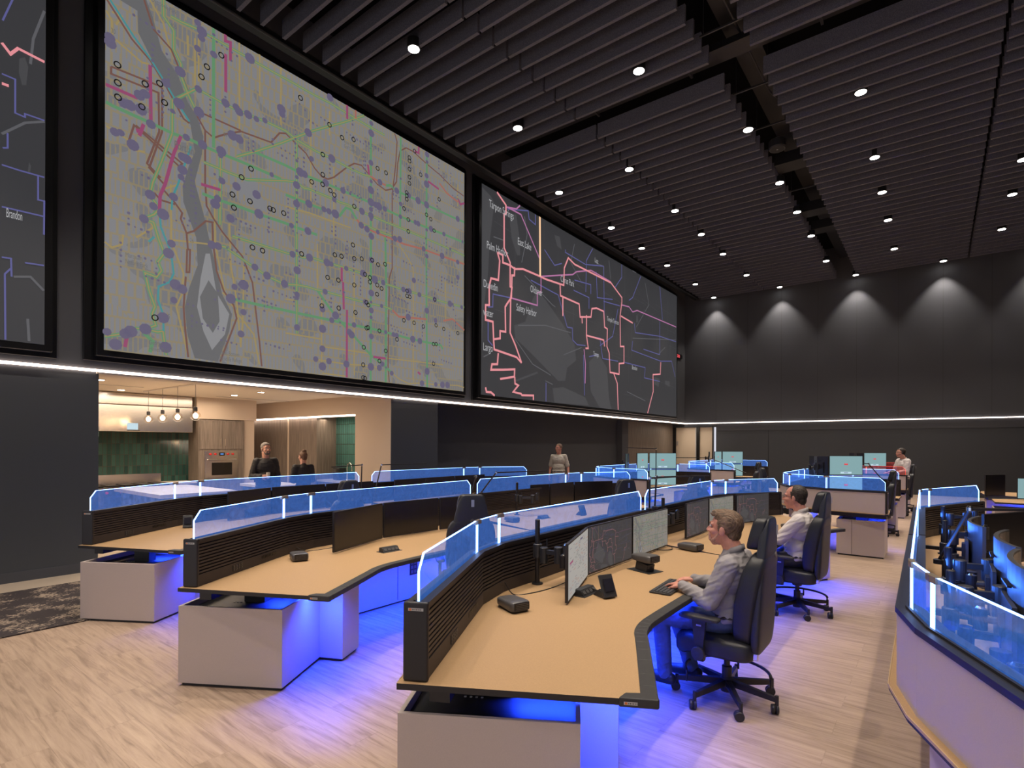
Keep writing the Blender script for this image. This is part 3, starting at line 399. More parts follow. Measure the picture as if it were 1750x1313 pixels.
# ---------------------------------------------------------------- maps and video walls
MAPS={"light":{"river":[[[.0096,.9328],[.0402,.9599],[.0648,.9816],[.0788,.9343],[.0958,.854],[.1266,.8059],[.1448,.7441],[.1647,.7111],[.1764,.6634],[.1737,.6108],[.1595,.5228],[.1624,.5062],[.1771,.437],[.1921,.3493],[.2073,.2685],[.2167,.2105],[.2386,.1551],[.2325,.1006],[.2081,.0039],[.161,.0066],[.1467,.0687],[.1409,.1505],[.1491,.2071],[.166,.2799],[.1629,.3589],[.1373,.452],[.1358,.4968],[.1481,.5627],[.1593,.6067],[.1506,.6811],[.1147,.7401],[.0791,.8132],[.0539,.8704],[.0525,.9278]],[[.1879,.2427],[.2075,.2078],[.2114,.1263],[.1973,.0883],[.1765,.1262],[.1705,.1883]]],"land":[[[.1818,.3197],[.1907,.323],[.2045,.2112],[.2137,.1922],[.2324,.1535],[.2232,.0897],[.196,.0363],[.1781,.0883],[.1649,.1571],[.1718,.2438]]],"green":[[[.1113,.9617],[.1317,.9623],[.1582,.9675],[.2205,.9682],[.2749,.9679],[.3333,.9676],[.3882,.9688],[.4376,.9681],[.4864,.9715],[.5648,.9678],[.6128,.9663],[.6632,.967]],[[.1147,.7259],[.1616,.7934],[.1967,.79],[.2211,.7869],[.2689,.7895],[.3128,.7949],[.3635,.796],[.3937,.7838],[.4451,.7766],[.4907,.777],[.5387,.7729],[.5892,.7732],[.6135,.7792]],[[.6683,.7716],[.6857,.7815],[.708,.7711],[.7924,.773],[.8272,.7717],[.9669,.7723],[.9976,.7749]],[[.2467,.6437],[.2892,.6839],[.32,.7156],[.352,.7486],[.3636,.7617],[.4213,.8255],[.4347,.84],[.4831,.8872],[.5231,.9255],[.5648,.9678],[.5924,.997]],[[.0007,.6451],[.0104,.6421],[.0758,.638],[.115,.6342],[.1535,.6369],[.1736,.6341],[.2123,.6329],[.2564,.6335],[.3524,.6301]],[[.2892,.6816],[.3639,.6816],[.3924,.6784],[.4119,.6765],[.4732,.6791],[.524,.6788],[.5936,.6793],[.6304,.6784],[.6643,.6779],[.722,.6754],[.7831,.6753],[.8454,.6767],[.9006,.679],[.998,.6808]],[[.1766,.587],[.2094,.5856],[.231,.5842],[.2695,.5844],[.3641,.6308],[.3925,.6415],[.4121,.6309],[.4287,.6351],[.4984,.6354],[.5167,.6333],[.5411,.6361],[.5858,.6322],[.614,.629],[.7222,.6291],[.8585,.6276],[.9676,.6233],[.9983,.6211]],[[.3642,.5845],[.4255,.5834],[.4665,.5836],[.5022,.5827],[.5169,.585],[.5243,.6016],[.5354,.6223],[.5506,.6227],[.5701,.5955]],[[.584,.5812],[.6142,.5851],[.6391,.5817],[.6909,.5843]],[[.174,.4929],[.2097,.491],[.2376,.4912],[.2568,.4913],[.2966,.4893],[.3384,.4895],[.3646,.4898],[.3787,.4878],[.4225,.488],[.4495,.4867]],[[.2379,.394],[.2935,.3939],[.3495,.3925],[.3649,.3919],[.3966,.3936],[.4129,.3935],[.4295,.4017],[.4742,.4011],[.5362,.4013],[.5906,.3997],[.6149,.3918],[.6568,.3867],[.7323,.3839],[.7989,.3841],[.8622,.3821],[.9292,.3827],[.9994,.3857]],[[.201,.3507],[.2224,.3547],[.2605,.3314],[.2904,.3149],[.3179,.2989],[.3608,.287],[.3652,.287],[.3969,.295],[.4232,.297],[.4502,.2949],[.4746,.2959],[.5291,.2947],[.595,.2935],[.6701,.2957],[.692,.292]],[[.2338,.2024],[.2907,.2006],[.3322,.2005],[.3655,.2002],[.394,.1996],[.4927,.1994],[.5599,.198],[.6157,.1997],[.7013,.1953],[.7517,.1915],[.8296,.1901],[.892,.1896],[.9001,.1753]],[[.1955,.9972],[.1966,.6412]],[[.2108,.6321],[.2111,.5452],[.2105,.4175]],[[.3921,.7787],[.3932,.4334],[.3949,.13]],[[.6155,.9949],[.6173,.5224],[.6185,-.0016]],[[.723,.9952],[.7222,.6339]],[[.6668,.5815],[.6683,.5427],[.6721,.3534],[.6711,.2578],[.6713,.0004]],[[.8273,.9917],[.8269,.6056],[.8292,.298],[.833,.0001]],[[.4502,.2949],[.4818,.2485],[.5035,.2195],[.5446,.1765],[.5837,.1352],[.6202,.0962],[.6581,.0698],[.6886,.0458]],[[.1147,.7259],[.115,.6342],[.0941,.537],[.08,.4775],[.0751,.44],[.0918,.4101],[.0828,.39],[.0639,.3696],[.0816,.3675],[.0908,.3254],[.1013,.2893],[.0896,.2608],[.0962,.239],[.0872,.2179],[.0668,.223],[.0745,.176],[.0848,.1352],[.0798,.1139],[.0863,.0836],[.0672,.0693],[.0524,.0678],[.0331,.0499],[.012,.0395],[.0005,.0352]],[[.0672,.0693],[.0673,.0555],[.0813,.0386],[.0762,.0078]],[[.0672,.0693],[.0902,.0665],[.0993,.0706],[.1055,.0051]],[[.098,.9988],[.0981,.9506],[.1168,.9254],[.117,.8724],[.1306,.8418],[.1307,.8089],[.1447,.7649],[.1589,.7326],[.1733,.7209]]],"teal":[[[.1262,.496],[.1155,.4538],[.1142,.4165]],[[.0919,.3981],[.0946,.3591],[.1132,.2978],[.1188,.2386],[.1108,.2115],[.0911,.1931],[.0899,.1567],[.0992,.119],[.1006,.0709]],[[.0016,.9239],[.0454,.8518],[.0753,.8123],[.1013,.7673],[.1255,.7229],[.1477,.6877]],[[.0729,.3102],[.083,.3282]],[[.1507,.6185],[.1262,.496]]],"brown":[[[.001,.9139],[.043,.8421],[.0753,.8084],[.104,.7571],[.1366,.6889],[.1477,.6835]],[[.061,.9763],[.0802,.8996],[.1129,.8693],[.1363,.8005],[.1647,.7111],[.1793,.6822],[.1971,.6716],[.2214,.6973],[.2561,.7274],[.327,.7361],[.3483,.7796],[.3636,.7879],[.4183,.7528],[.4419,.7157],[.4626,.6971],[.4802,.6978],[.4981,.7137],[.5387,.7729],[.5616,.799],[.5851,.8052],[.6094,.784],[.6384,.762],[.6683,.7535],[.6902,.7693],[.7079,.8074],[.7121,.8826],[.7209,.9388],[.7439,.9645],[.7723,.9661],[.8265,.9461],[.8835,.9303],[.9436,.9028],[.9953,.893]],[[.7004,.996],[.7095,.9686],[.7053,.8836],[.6989,.8124],[.6924,.7512],[.6932,.5525],[.6936,.4563],[.6827,.4142],[.6813,.2125],[.6797,.0685],[.6844,.002]],[[.1793,.6822],[.1797,.529],[.1829,.461],[.1978,.4292],[.2161,.3981],[.2605,.3404],[.2838,.267],[.2908,.1915],[.3013,.0792],[.3067,.0054]],[[.1431,.3633],[.1571,.3754],[.1815,.4156],[.1978,.4185]],[[.1949,.415],[.1965,.3597],[.2043,.2762],[.2197,.2202],[.2417,.1825],[.2482,.1442],[.2127,.0046]],[[.142,.2381],[.1381,.1498],[.1411,.0883],[.1475,.0063]],[[.1446,.3181],[.1502,.3182],[.149,.253],[.1434,.2511],[.1446,.3181]],[[.0497,.6157],[.1342,.5592],[.1287,.548],[.0472,.6141],[.0389,.5683]],[[.009,.7432],[.0896,.751],[.0961,.7475],[.0964,.6269],[.0736,.5138],[.0995,.4835]],[[.009,.7432],[.009,.7243],[.0896,.731],[.0912,.6237],[.0698,.5236],[.0942,.4969]],[[.1733,.7294],[.2561,.7297]],[[.0995,.4662],[.1209,.44],[.1346,.4176],[.1319,.3999],[.1431,.3633],[.146,.3186]],[[.0827,.4497],[.0944,.4354],[.1209,.4359]]],"mag":[[[.0741,.7955],[.0758,.642]],[[.2212,.9403],[.2216,.8244]],[[.2204,.9987],[.2205,.9791],[.2314,.9833],[.2316,.9261]],[[.1312,.636],[.1178,.5788],[.1021,.4836],[.093,.4468],[.0918,.4061]],[[.171,.519],[.2111,.5222]],[[.5224,.3987],[.5226,.348]],[[.527,.3472],[.5293,.2483]],[[.5394,.2488],[.5396,.0016]],[[.6264,.0926],[.6709,.0933]],[[.5371,.998],[.5373,.9479]],[[.793,.9973],[.7931,.9705],[.7771,.9713]],[[.8318,.8744],[.8785,.8645]],[[.6052,.8186],[.6102,.7821]],[[-.0001,.6896],[.0524,.6896]],[[.0521,.6075],[.0546,.5973]],[[.0632,.6262],[.0559,.5902]],[[.0367,.0449],[.0332,.0133]],[[.793,.0587],[.8043,.0502]],[[.9665,.8651],[.9781,.846],[.9972,.8607]]],"red":[[[.6943,.2902],[.7191,.27],[.7514,.2757],[.8292,.2877]],[[.9023,.2996],[.9435,.3173],[.9999,.2804]],[[.584,.5766],[.6392,.5723],[.6909,.5723],[.7362,.5697],[.813,.5787],[.8957,.58],[.9985,.5824]],[[.6135,.7792],[.6468,.7733],[.6683,.7725]],[[.5647,.9984],[.5648,.9678]],[[.881,.8921],[.9161,.8648],[.9665,.8515]],[[.5701,.5955],[.584,.5766]]],"yel":[[[.252,.9996],[.2528,.7232]],[[.299,1.0],[.2995,.8669]],[[.3512,.9973],[.3518,.8079]],[[.1655,.9439],[.1658,.8175]],[[.1442,.9352],[.1444,.8771]],[[.431,.9488],[.4322,.5803]],[[.498,.7506],[.4989,.5028]],[[.4847,.9422],[.485,.856]],[[.9662,.9306],[.9666,.8324]],[[.4514,.4565],[.4519,.2954]],[[.464,.2991],[.465,.0129]],[[.563,.4107],[.5645,.014]],[[.7752,.4849],[.7772,.0137]],[[.9124,.4794],[.9132,.298]],[[.1127,.4891],[.1145,.3269],[.1379,.245],[.1353,.1862],[.1244,.146],[.1469,.0146]],[[.0943,.4635],[.1289,.4974]],[[.1131,.3324],[.1487,.3406],[.201,.3529]],[[.199,.5334],[.201,.3529],[.2228,.2124],[.2514,.1584],[.2877,.1039],[.3015,.0102]],[[.2638,.3146],[.2627,.1523],[.2581,.0705]],[[.2315,.431],[.235,.3044],[.248,.2021],[.2581,.057]],[[.0099,.8234],[.0603,.7931],[.0728,.7985]],[[.0006,.8835],[.0098,.8649],[.0099,.8271]],[[.0014,.5834],[.0389,.5683],[.0511,.5483],[.0659,.553]],[[.0685,.9849],[.0982,.9305],[.1116,.8602]],[[.3658,.1256],[.4647,.1262]],[[.4647,.1005],[.5917,.1025],[.6202,.1031]],[[.4442,.0521],[.5375,.0503],[.6162,.0561],[.6454,.0536]],[[.6709,.0957],[.9031,.1067]],[[.4651,.0065],[.5377,.0058]],[[.6886,.0458],[.7201,.0212],[.7572,.0062],[.8104,.0153],[.8716,.0151],[.9703,.0243],[1.001,.0186]],[[.3644,.5462],[.429,.5536],[.5509,.5556]],[[.0517,.3134],[.0817,.3536],[.0765,.3673]],[[-.0001,.281],[.0114,.2704],[.0277,.2845],[.03,.3122]],[[.2167,.2149],[.2338,.2024]],[[.3654,.2386],[.3955,.2411]],[[.6694,.4717],[.6913,.4748]],[[.7179,.5624],[.7551,.5176],[.7743,.4845]],[[.1967,.7964],[.1972,.6415]],[[.1587,.7914],[.1583,.9382]],[[.0168,.8593],[.0261,.8899],[.0097,.8875]]]},"rings":[[.0187,.7542],[.0193,.7071],[.0198,.6693],[.0654,.7371],[.0909,.7567],[.1001,.71],[.0599,.6711],[.2114,.9284],[.1817,.8714],[.1707,.8336],[.2784,.6231],[.2571,.5847],[.0844,.1044],[.2369,.521],[.2764,.5195],[.2402,.4822],[.3241,.5191],[.3323,.5182],[.3586,.5199],[.2825,.3768],[.3065,.376],[.4012,.9306],[.4831,.8915],[.5214,.8693],[.5574,.8843],[.4641,.7748],[.4644,.7044],[.433,.6625],[.4638,.6699],[.4864,.6599],[.4984,.6498],[.5606,.6386],[.6382,.8219],[.6681,.821],[.7761,.9693],[.7558,.9307],[.7558,.9168],[.756,.8836],[.7561,.8508],[.7562,.826],[.8008,.8851],[.7456,.7825],[.7456,.7702],[.7457,.7553],[.7356,.7126],[.8797,.8203],[.8259,.729],[.8437,.7185],[.7521,.6751],[.7523,.6271],[.8583,.6755],[.4063,.4034],[.5009,.4361],[.5211,.4388],[.5613,.4452],[.5856,.4533],[.5569,.4939],[.6209,.4616],[.666,.4619],[.6413,.4512],[.5971,.3987],[.6133,.3922],[.6134,.375],[.4797,.3479],[.5118,.3489],[.5617,.3471],[.6387,.3715],[.6539,.3631],[.638,.3361],[.4632,.2425],[.5133,.2484],[.5659,.2464],[.6023,.2941],[.608,.2861],[.6027,.1971],[.6075,.2001],[.6469,.1965],[.7108,.177],[.7486,.383],[.7487,.3627],[.759,.3618],[.7365,.2602],[.7766,.2595],[.8143,.2534],[.8684,.2713],[.9025,.2635],[.9675,.2599],[.8578,.188],[.8693,.1903],[.6699,.1231],[.5937,.1226],[.6474,.0798],[.5919,.0559],[.8582,.1037],[.5921,.0078],[.5981,.0063],[.8622,.3806]],"dots":[[.1645,.7933],[.2211,.7912],[.2446,.7937],[.251,.7846],[.2715,.789],[.2906,.7876],[.311,.7961],[.1712,.9675],[.1703,.9478],[.1957,.9185],[.2749,.9679],[.0758,.6341],[.0582,.6622],[.0655,.7103],[.0556,.6996],[.1414,.638],[.1736,.6362],[.2123,.6395],[.1341,.5778],[.1425,.5763],[.1342,.5406],[.1316,.5186],[.0398,.6617],[.0291,.6603],[.0147,.5747],[.0245,.5788],[.0449,.5583],[.0065,.8168],[.0072,.8023],[.2363,.702],[.2513,.6999],[.3516,.86],[.3535,.8446],[.1293,.8182],[.1026,.7662],[.1269,.7259],[.1661,.7268],[.1625,.9857],[.1627,.91],[.2141,.5511],[.0984,.397],[.0644,.369],[.0751,.44],[.114,.3213],[.1936,.3499],[.2065,.3507],[.2887,.3166],[.3179,.2998],[.3616,.2872],[.2344,.2013],[.1347,.1993],[.0992,.1081],[.0677,.0694],[.0427,.057],[.0335,.0488],[.0039,.0472],[.0178,.0172],[.1039,.0263],[.2976,.4898],[.246,.5508],[.292,.5481],[.2051,.4932],[.2001,.4747],[.233,.4462],[.2574,.0981],[.119,.163],[.1215,.208],[.2631,.2523],[.2425,.2396],[.1087,.292],[.1173,.4547],[.2627,.1672],[.081,.4111],[.423,.8265],[.4907,.7761],[.4323,.7419],[.4845,.9897],[.616,.9822],[.6161,.9443],[.6153,.8312],[.6157,.7271],[.6159,.6808],[.6325,.6785],[.6438,.6777],[.6643,.6779],[.616,.6531],[.6161,.6299],[.722,.674],[.7807,.6768],[.7919,.6766],[.8454,.6778],[.9017,.6795],[.7227,.7256],[.8262,.7713],[.8257,.8943],[.8258,.8584],[.791,.7723],[.754,.7758],[.6468,.7733],[.708,.7711],[.9652,.7743],[.3919,.6302],[.3921,.5675],[.4732,.6804],[.4015,.6792],[.4136,.6786],[.5251,.6793],[.4255,.5834],[.4683,.5844],[.4831,.584],[.5022,.5836],[.584,.5789],[.6029,.5724],[.64,.5774],[.702,.5769],[.7201,.5818],[.3787,.4878],[.4232,.4883],[.6176,.5517],[.4984,.6333],[.5858,.6322],[.8273,.9851],[.3945,.3435],[.3822,.3931],[.4278,.399],[.4777,.4002],[.4909,.3994],[.5362,.4],[.5906,.4007],[.6302,.3898],[.6598,.3877],[.618,.4601],[.6185,.3349],[.5982,.2944],[.6187,.2686],[.6191,.1693],[.7346,.3846],[.758,.3844],[.798,.3823],[.8622,.3821],[.9304,.3819],[.9859,.382],[.8291,.3237],[.7537,.2773],[.8667,.2919],[.4728,.2954],[.5043,.2197],[.4927,.1994],[.5618,.1993],[.5473,.1691],[.5543,.1607],[.3944,.2613],[.3948,.1505],[.4653,.2311],[.4656,.1627],[.4658,.0922],[.466,.0302],[.4466,.0525],[.485,.0518],[.5383,.0504],[.6183,.0527],[.6475,.053],[.6581,.0698],[.6922,.0391],[.8104,.0138],[.869,.0164],[.8981,.0183],[.9209,.02],[.6982,.1937],[.7103,.1924],[.7721,.1908],[.8007,.1893],[.8941,.5805],[.8145,.5803],[.8281,.5548],[.966,.58],[.8312,.0668],[.9669,.5109],[.7754,.4348]],"dark":{"water":[[[.1029,.3715],[.1421,.4078],[.1682,.5376],[.1851,.5962],[.2169,.5631],[.2539,.5096],[.2927,.4535],[.3419,.3649],[.3506,.2688],[.3095,.213],[.3017,.1358],[.2703,.1284],[.2181,.1873],[.1491,.265],[.1074,.3073]],[[.4121,.2763],[.4586,.349],[.5082,.2691],[.5191,.0779],[.5349,.0011],[.4695,.0006],[.4219,.0952]],[[.2478,.0816],[.2938,.0966],[.3948,.0558],[.413,.0076],[.2555,.003]],[[-.0008,.9823],[.0264,.9628],[.0376,.9368],[.0242,.7471],[.0191,.5748],[.006,.4087],[.0011,.2312]],[[.0933,.9288],[.1087,.9415],[.1216,.8185],[.1231,.7432],[.1124,.7359],[.0937,.8074],[.0874,.8866]],[[.6842,.6954],[.6965,.7012],[.6991,.6492],[.6844,.6427]],[[.8154,.2853],[.8576,.2814],[.8508,.2154],[.8157,.229]],[[.9015,.2774],[.9394,.279],[.9396,.2343],[.9016,.2482]],[[.2526,.9457],[.2755,.9524],[.2835,.8841],[.2641,.8915]],[[.108,.0948],[.1864,.1584],[.1899,.1494],[.1111,.0861]]],"pink":[[[.0448,.9991],[.0734,.9585],[.0735,.9171],[.0676,.9076],[.0681,.7425],[.0879,.682],[.0883,.561],[.0944,.5598],[.0903,.5061],[.0889,.3281],[.1075,.2695],[.1285,.1879]],[[.0468,.7048],[.0641,.703],[.0642,.6664],[.088,.668],[.1033,.659],[.1316,.6769],[.1953,.6771],[.2166,.6747],[.292,.6844],[.294,.7848],[.3114,.8552],[.3403,.8362],[.4861,.8352],[.5266,.835],[.5911,.7716],[.5912,.7402],[.5806,.6406],[.5835,.4348],[.6057,.4427],[.6061,.3284],[.5763,.3158],[.5766,.2445],[.5445,.2424],[.566,.1796],[.5721,-.0026]],[[.0468,.7048],[.0543,.6691],[.05,.5709],[.0274,.5665],[.022,.5232],[.0223,.4344],[.0114,.4289],[.0115,.3585],[.0336,.3594],[.0366,.2619],[.0384,.2266],[.1108,.212],[.1285,.1879]],[[.1033,.6685],[.1022,.6254],[.0942,.6205],[.0927,.5074],[.0795,.4726],[.0724,.4505],[.074,.3267],[.0564,.324],[.0565,.2876],[.0383,.2761]],[[.2763,.6755],[.2781,.6162],[.3623,.6114],[.3669,.5357],[.4203,.5604],[.4247,.6143],[.4481,.6293],[.4869,.6269],[.4922,.5278],[.5073,.5221],[.5057,.407],[.518,.3689],[.5236,.243],[.5766,.2445]],[[.2882,.6217],[.2886,.5049]],[[.3755,.5453],[.3774,.5013]],[[.3976,.5612],[.398,.4366],[.4073,.3604],[.3938,.3557]],[[.398,.4366],[.4875,.4422],[.4926,.4023]],[[.586,.6432],[.6605,.6281]],[[.0509,.2128],[.0482,.1575],[.0313,.1525],[.0286,.1249],[.0657,.1351],[.1047,.1478],[.1036,.1098],[.0571,.0872]],[[.1049,.1101],[.1062,.0755],[.1175,.0685],[.1001,.0318],[.1271,.0275],[.1303,.0205],[.1718,.0262],[.1719,-.0034]],[[.0124,.0366],[.0152,.0151],[.0289,.016],[.0402,-.0052]],[[.8642,.4126],[.8603,.318],[.8044,.2993],[.8063,.1709],[.7655,.0006]]],"pur":[[[.0752,.9508],[.1086,.9698],[.1211,.9994]],[[.0782,.9534],[.1244,.9544],[.195,.7671]],[[.1988,.6792],[.3322,.7709],[.3489,.7976],[.4193,.8506],[.5266,.8411]],[[.5913,.7213],[.6366,.7312],[.6602,.7064],[.6902,.7314],[.9925,.7408]],[[.0884,.5051],[.1854,.5147],[.1852,.5843],[.1991,.5919],[.1988,.6792]],[[.3867,.3476],[.3941,.2596],[.3928,.1403]]],"yellow":[[[.193,.9989],[.1953,.6771]]],"blue":[[[.0782,.9441],[.1502,.9952],[.1537,.9542],[.1772,.9435],[.1771,.9978]],[[.2125,.8345],[.2531,.7745],[.2837,.8048]],[[.2992,.8952],[.2993,.8792],[.3921,.8697],[.4858,.9185]],[[.428,.9911],[.3965,.8952],[.3944,.7013]],[[.5902,.9981],[.5906,.91],[.5476,.8102]],[[.7139,.991],[.6598,.8081],[.6364,.7763]],[[.8545,.9973],[.8773,.7496]],[[.1612,.6368],[.2461,.6198],[.2688,.6165],[.3087,.4497],[.3316,.4539],[.3335,.3837],[.3546,.3641],[.3938,.3727]],[[.0332,.4937],[.0884,.5051]],[[.0195,.4242],[.0334,.4311],[.0343,.4899]],[[.0197,.3621],[.02,.2646],[.0339,.243]],[[.3406,.7431],[.4196,.7611],[.4198,.7038]],[[.4866,.6924],[.5803,.7095]],[[.6724,.6308],[.6787,.5676],[.8562,.611],[.9931,.6191]],[[.6039,.3341],[.7484,.3368],[.7423,.2603],[.8577,.2599]],[[.2205,.1064],[.2208,-.0035]],[[.4116,.4363],[.4679,.4466],[.483,.3215],[.5708,.3304]],[[.661,.5016],[.6553,.4343],[.8642,.4198],[.9541,.4472],[.9864,.3279]],[[.4473,.8588],[.4526,.6982],[.5374,.7309]],[[.3367,.6805],[.4107,.676],[.411,.6075]],[[.4858,.9185],[.4922,.5278]],[[.5695,.6854],[.5383,.4861],[.4681,.3994]],[[.412,.3106],[.4586,.3373]],[[.735,.4685],[.8568,.4678],[.8557,.7255]],[[.3851,.3132],[.3903,.0664]]],"grey":[[[.1382,.6473],[.2463,.5474],[.2576,.5427]],[[.4471,.9112],[.4878,.9198],[.4882,.8126]],[[.0352,.7732],[.068,.7792]],[[.1283,.7084],[.1473,.8665],[.1373,.9554]],[[.1043,.3061],[.1693,.1932],[.2401,.1522]],[[.2933,.2831],[.3762,.3551]],[[.1166,.3774],[.2174,.421],[.3251,.424]],[[.6609,.5212],[.993,.6343]],[[.0066,.1804],[.0284,.2053]],[[.6273,.1356],[.7494,.0914]],[[.682,1.268],[.6586,1.094]],[[.3399,.9566],[.3237,.8363],[.3749,.7466]],[[.5158,.9741],[.5265,.8593]],[[.7459,.9627],[.7727,.8127],[.6846,.6097]],[[.8426,.4631],[.9003,.5406]],[[.2183,.1161],[.2477,.1023]]]},"txt":[["Tarpon Springs",.0199,.9233],["Palm Harbor",.0133,.7197],["East Lake",.1122,.8097],["Dunedin",.0003,.5302],["water",.0007,.3956],["Largo",.0038,.2295],["Safety Harbor",.1088,.4686],["Oldsmar",.158,.5909],["Citrus Park",.2778,.7164],["Lutz",.4376,.9317],["Temple Terrace",.505,.5935],["Tampa",.4322,.3402],["Brandon",.6557,.3172]],"left":{"pink":[[[1.522,7.14],[1.607,7.04],[1.682,7.157],[1.956,7.128]],[[1.524,6.608],[1.592,6.61]]],"blue":[[[1.652,7.866],[1.53,7.438]],[[1.524,6.736],[1.656,6.732],[1.657,6.286],[1.756,6.276],[1.755,6.321],[1.959,6.326]],[[1.527,5.544],[1.701,5.539],[1.962,5.546]],[[1.894,5.539],[1.895,5.214],[1.963,5.219],[1.958,4.756]],[[1.529,4.994],[1.963,5.007]],[[1.531,4.332],[1.622,4.338],[1.628,4.099]],[[1.762,4.32],[1.966,4.334]],[[1.57,3.254],[1.562,4.119],[1.622,4.208]],[[1.583,5.984],[1.584,5.789],[1.535,5.768]]],"grey":[[[1.526,5.948],[1.756,6.201],[1.959,6.314]],[[1.954,7.831],[1.838,7.379],[1.81,7.022]],[[1.65,4.104],[1.82,4.145],[1.967,3.988]],[[1.808,3.271],[1.793,3.572]]],"water":[[[1.696,7.034],[1.753,7.084],[1.788,6.971],[1.768,6.716],[1.726,6.694],[1.692,6.844]],[[1.8,5.692],[1.821,5.643],[1.81,5.544],[1.786,5.535]]]},"ltx":[["Brandon",1.573,4.953]],"ltxt":[["Portland",.1178,.5951],["Marquam\nNature Park",.0325,.2537],["George\nHimes Park",.0737,.0291],["Oaks Bottom\nWildlife Refuge",.2111,.0261],["Rose City\nGolf Course",.5271,.8551],["Overlook Park",.0749,.9726],["405",.0644,.6615],["26",.1487,.3397],["30",.0076,.8309],["84",.2168,.6879],["5",.1076,.109],["405",.1101,.9314]]}
def ribbon(mb,pts,wd,mt,lift):
    """flat strip of the picture, in metres on the screen plane (x right, y up)"""
    P=[]
    for p in pts:
        p=Vector(p)
        if not P or (p-P[-1]).length>1e-4: P.append(p)
    if len(P)<2: return
    L=[];Rr=[]
    for i,p in enumerate(P):
        ns=[]
        if i>0: t=(P[i]-P[i-1]).normalized(); ns.append(Vector((t.y,-t.x)))
        if i<len(P)-1: t=(P[i+1]-P[i]).normalized(); ns.append(Vector((t.y,-t.x)))
        n=sum(ns,Vector((0,0)))
        n=ns[0] if n.length<1e-3 else n.normalized()
        k=1/max(.45,n.dot(ns[0])); L.append(p-n*wd/2*k); Rr.append(p+n*wd/2*k)
    vs=[(q.x,q.y,lift) for q in L]+[(q.x,q.y,lift) for q in Rr]; n=len(P)
    mb.add(vs,[(i,n+i,n+i+1,i+1) for i in range(n-1)],mt)
def disc(mb,x,y,r,mt,lift,n=9,ring=0):
    a=[(x+r*math.cos(2*PI*k/n),y+r*math.sin(2*PI*k/n),lift) for k in range(n)]
    if not ring: mb.add(a,[tuple(range(n))],mt); return
    b=[(x+(r-ring)*math.cos(2*PI*k/n),y+(r-ring)*math.sin(2*PI*k/n),lift) for k in range(n)]
    mb.add(a+b,[(k,(k+1)%n,n+(k+1)%n,n+k) for k in range(n)],mt)
def poly(mb,pts,mt,lift): 
    mb.add([(x,y,lift) for x,y in pts],[tuple(range(len(pts)))],mt)
def put_text(mb,s,size,mt,x,y,lift,xs=.6):
    vs,fs=text_mesh(s,size,mt,Matrix.Translation((x,y,lift))@Matrix.Diagonal((xs,1,1,1))); mb.add(vs,fs,mt)
def light_map(W,H,full=True):
    mb=MB(); D=MAPS['light']; S=lambda P:[(a*W,b*H) for a,b in P]; e=.0004 if not full else .003; k=W/7.75
    mb.add([(0,0,0),(W,0,0),(W,H,0),(0,H,0)],[(0,1,2,3)],'map_light_bg')
    for i,p in enumerate(D['river']):
        if i<1: poly(mb,S(p),'map_river',e)
    for p in D['land']: poly(mb,S(p),'map_land',2*e)
    poly(mb,S(D['river'][1]),'map_river',3*e)
    for p in D['yel']: ribbon(mb,S(p),.028*k,'map_yel',4*e)
    for p in D['brown']: ribbon(mb,S(p),.030*k,'map_brown',5*e)
    for p in D['green']: ribbon(mb,S(p),.052*k,'map_green',6*e)
    if full:
        for p in D['green']: ribbon(mb,S(p),.018*k,'map_yel' if random.random()<.35 else 'map_green',6.5*e)
    for p in D['teal']: ribbon(mb,S(p),.03*k,'map_teal',7*e)
    for p in D['red']: ribbon(mb,S(p),.045*k,'map_red',7*e)
    for p in D['mag']: ribbon(mb,S(p),.05*k,'map_mag',8*e)
    rd=random.Random(3)
    for x,y in MAPS['dots']: disc(mb,x*W,y*H,rd.uniform(.045,.08)*k*(1.15 if full else 1),'map_dot',9*e)
    for p in D['green']:
        Q=[Vector(q) for q in S(p)]
        for a,b in zip(Q,Q[1:]):
            for j in range(int((b-a).length/(.45*k))):
                if rd.random()<.4: q=a.lerp(b,rd.random()); disc(mb,q.x,q.y,rd.uniform(.025,.05)*k,'map_dot',9*e,7)
    for c in range(150 if full else 40):
        x,y=rd.random()*.96+.02,rd.random()*.95+.02; v=rd.random()<.5; s=.024
        for j in range(rd.randint(1,6)):
            xx=x*W+(0 if v else j*.085*k); yy=y*H+(j*.085*k if v else -j*.012*k)
            if xx<W-.04 and yy<H-.04: disc(mb,xx,yy,rd.uniform(.014,.026)*k,'map_dot',9*e,6)
    if full:
        for x,y in MAPS['rings']: disc(mb,x*W,y*H,.052*k,'map_ring',10*e,12,.018*k)
        for s,x,y in MAPS['ltxt']: put_text(mb,s,(.17 if s=='Portland' else .10)*k,'map_text',x*W,y*H,11*e)
    return mb
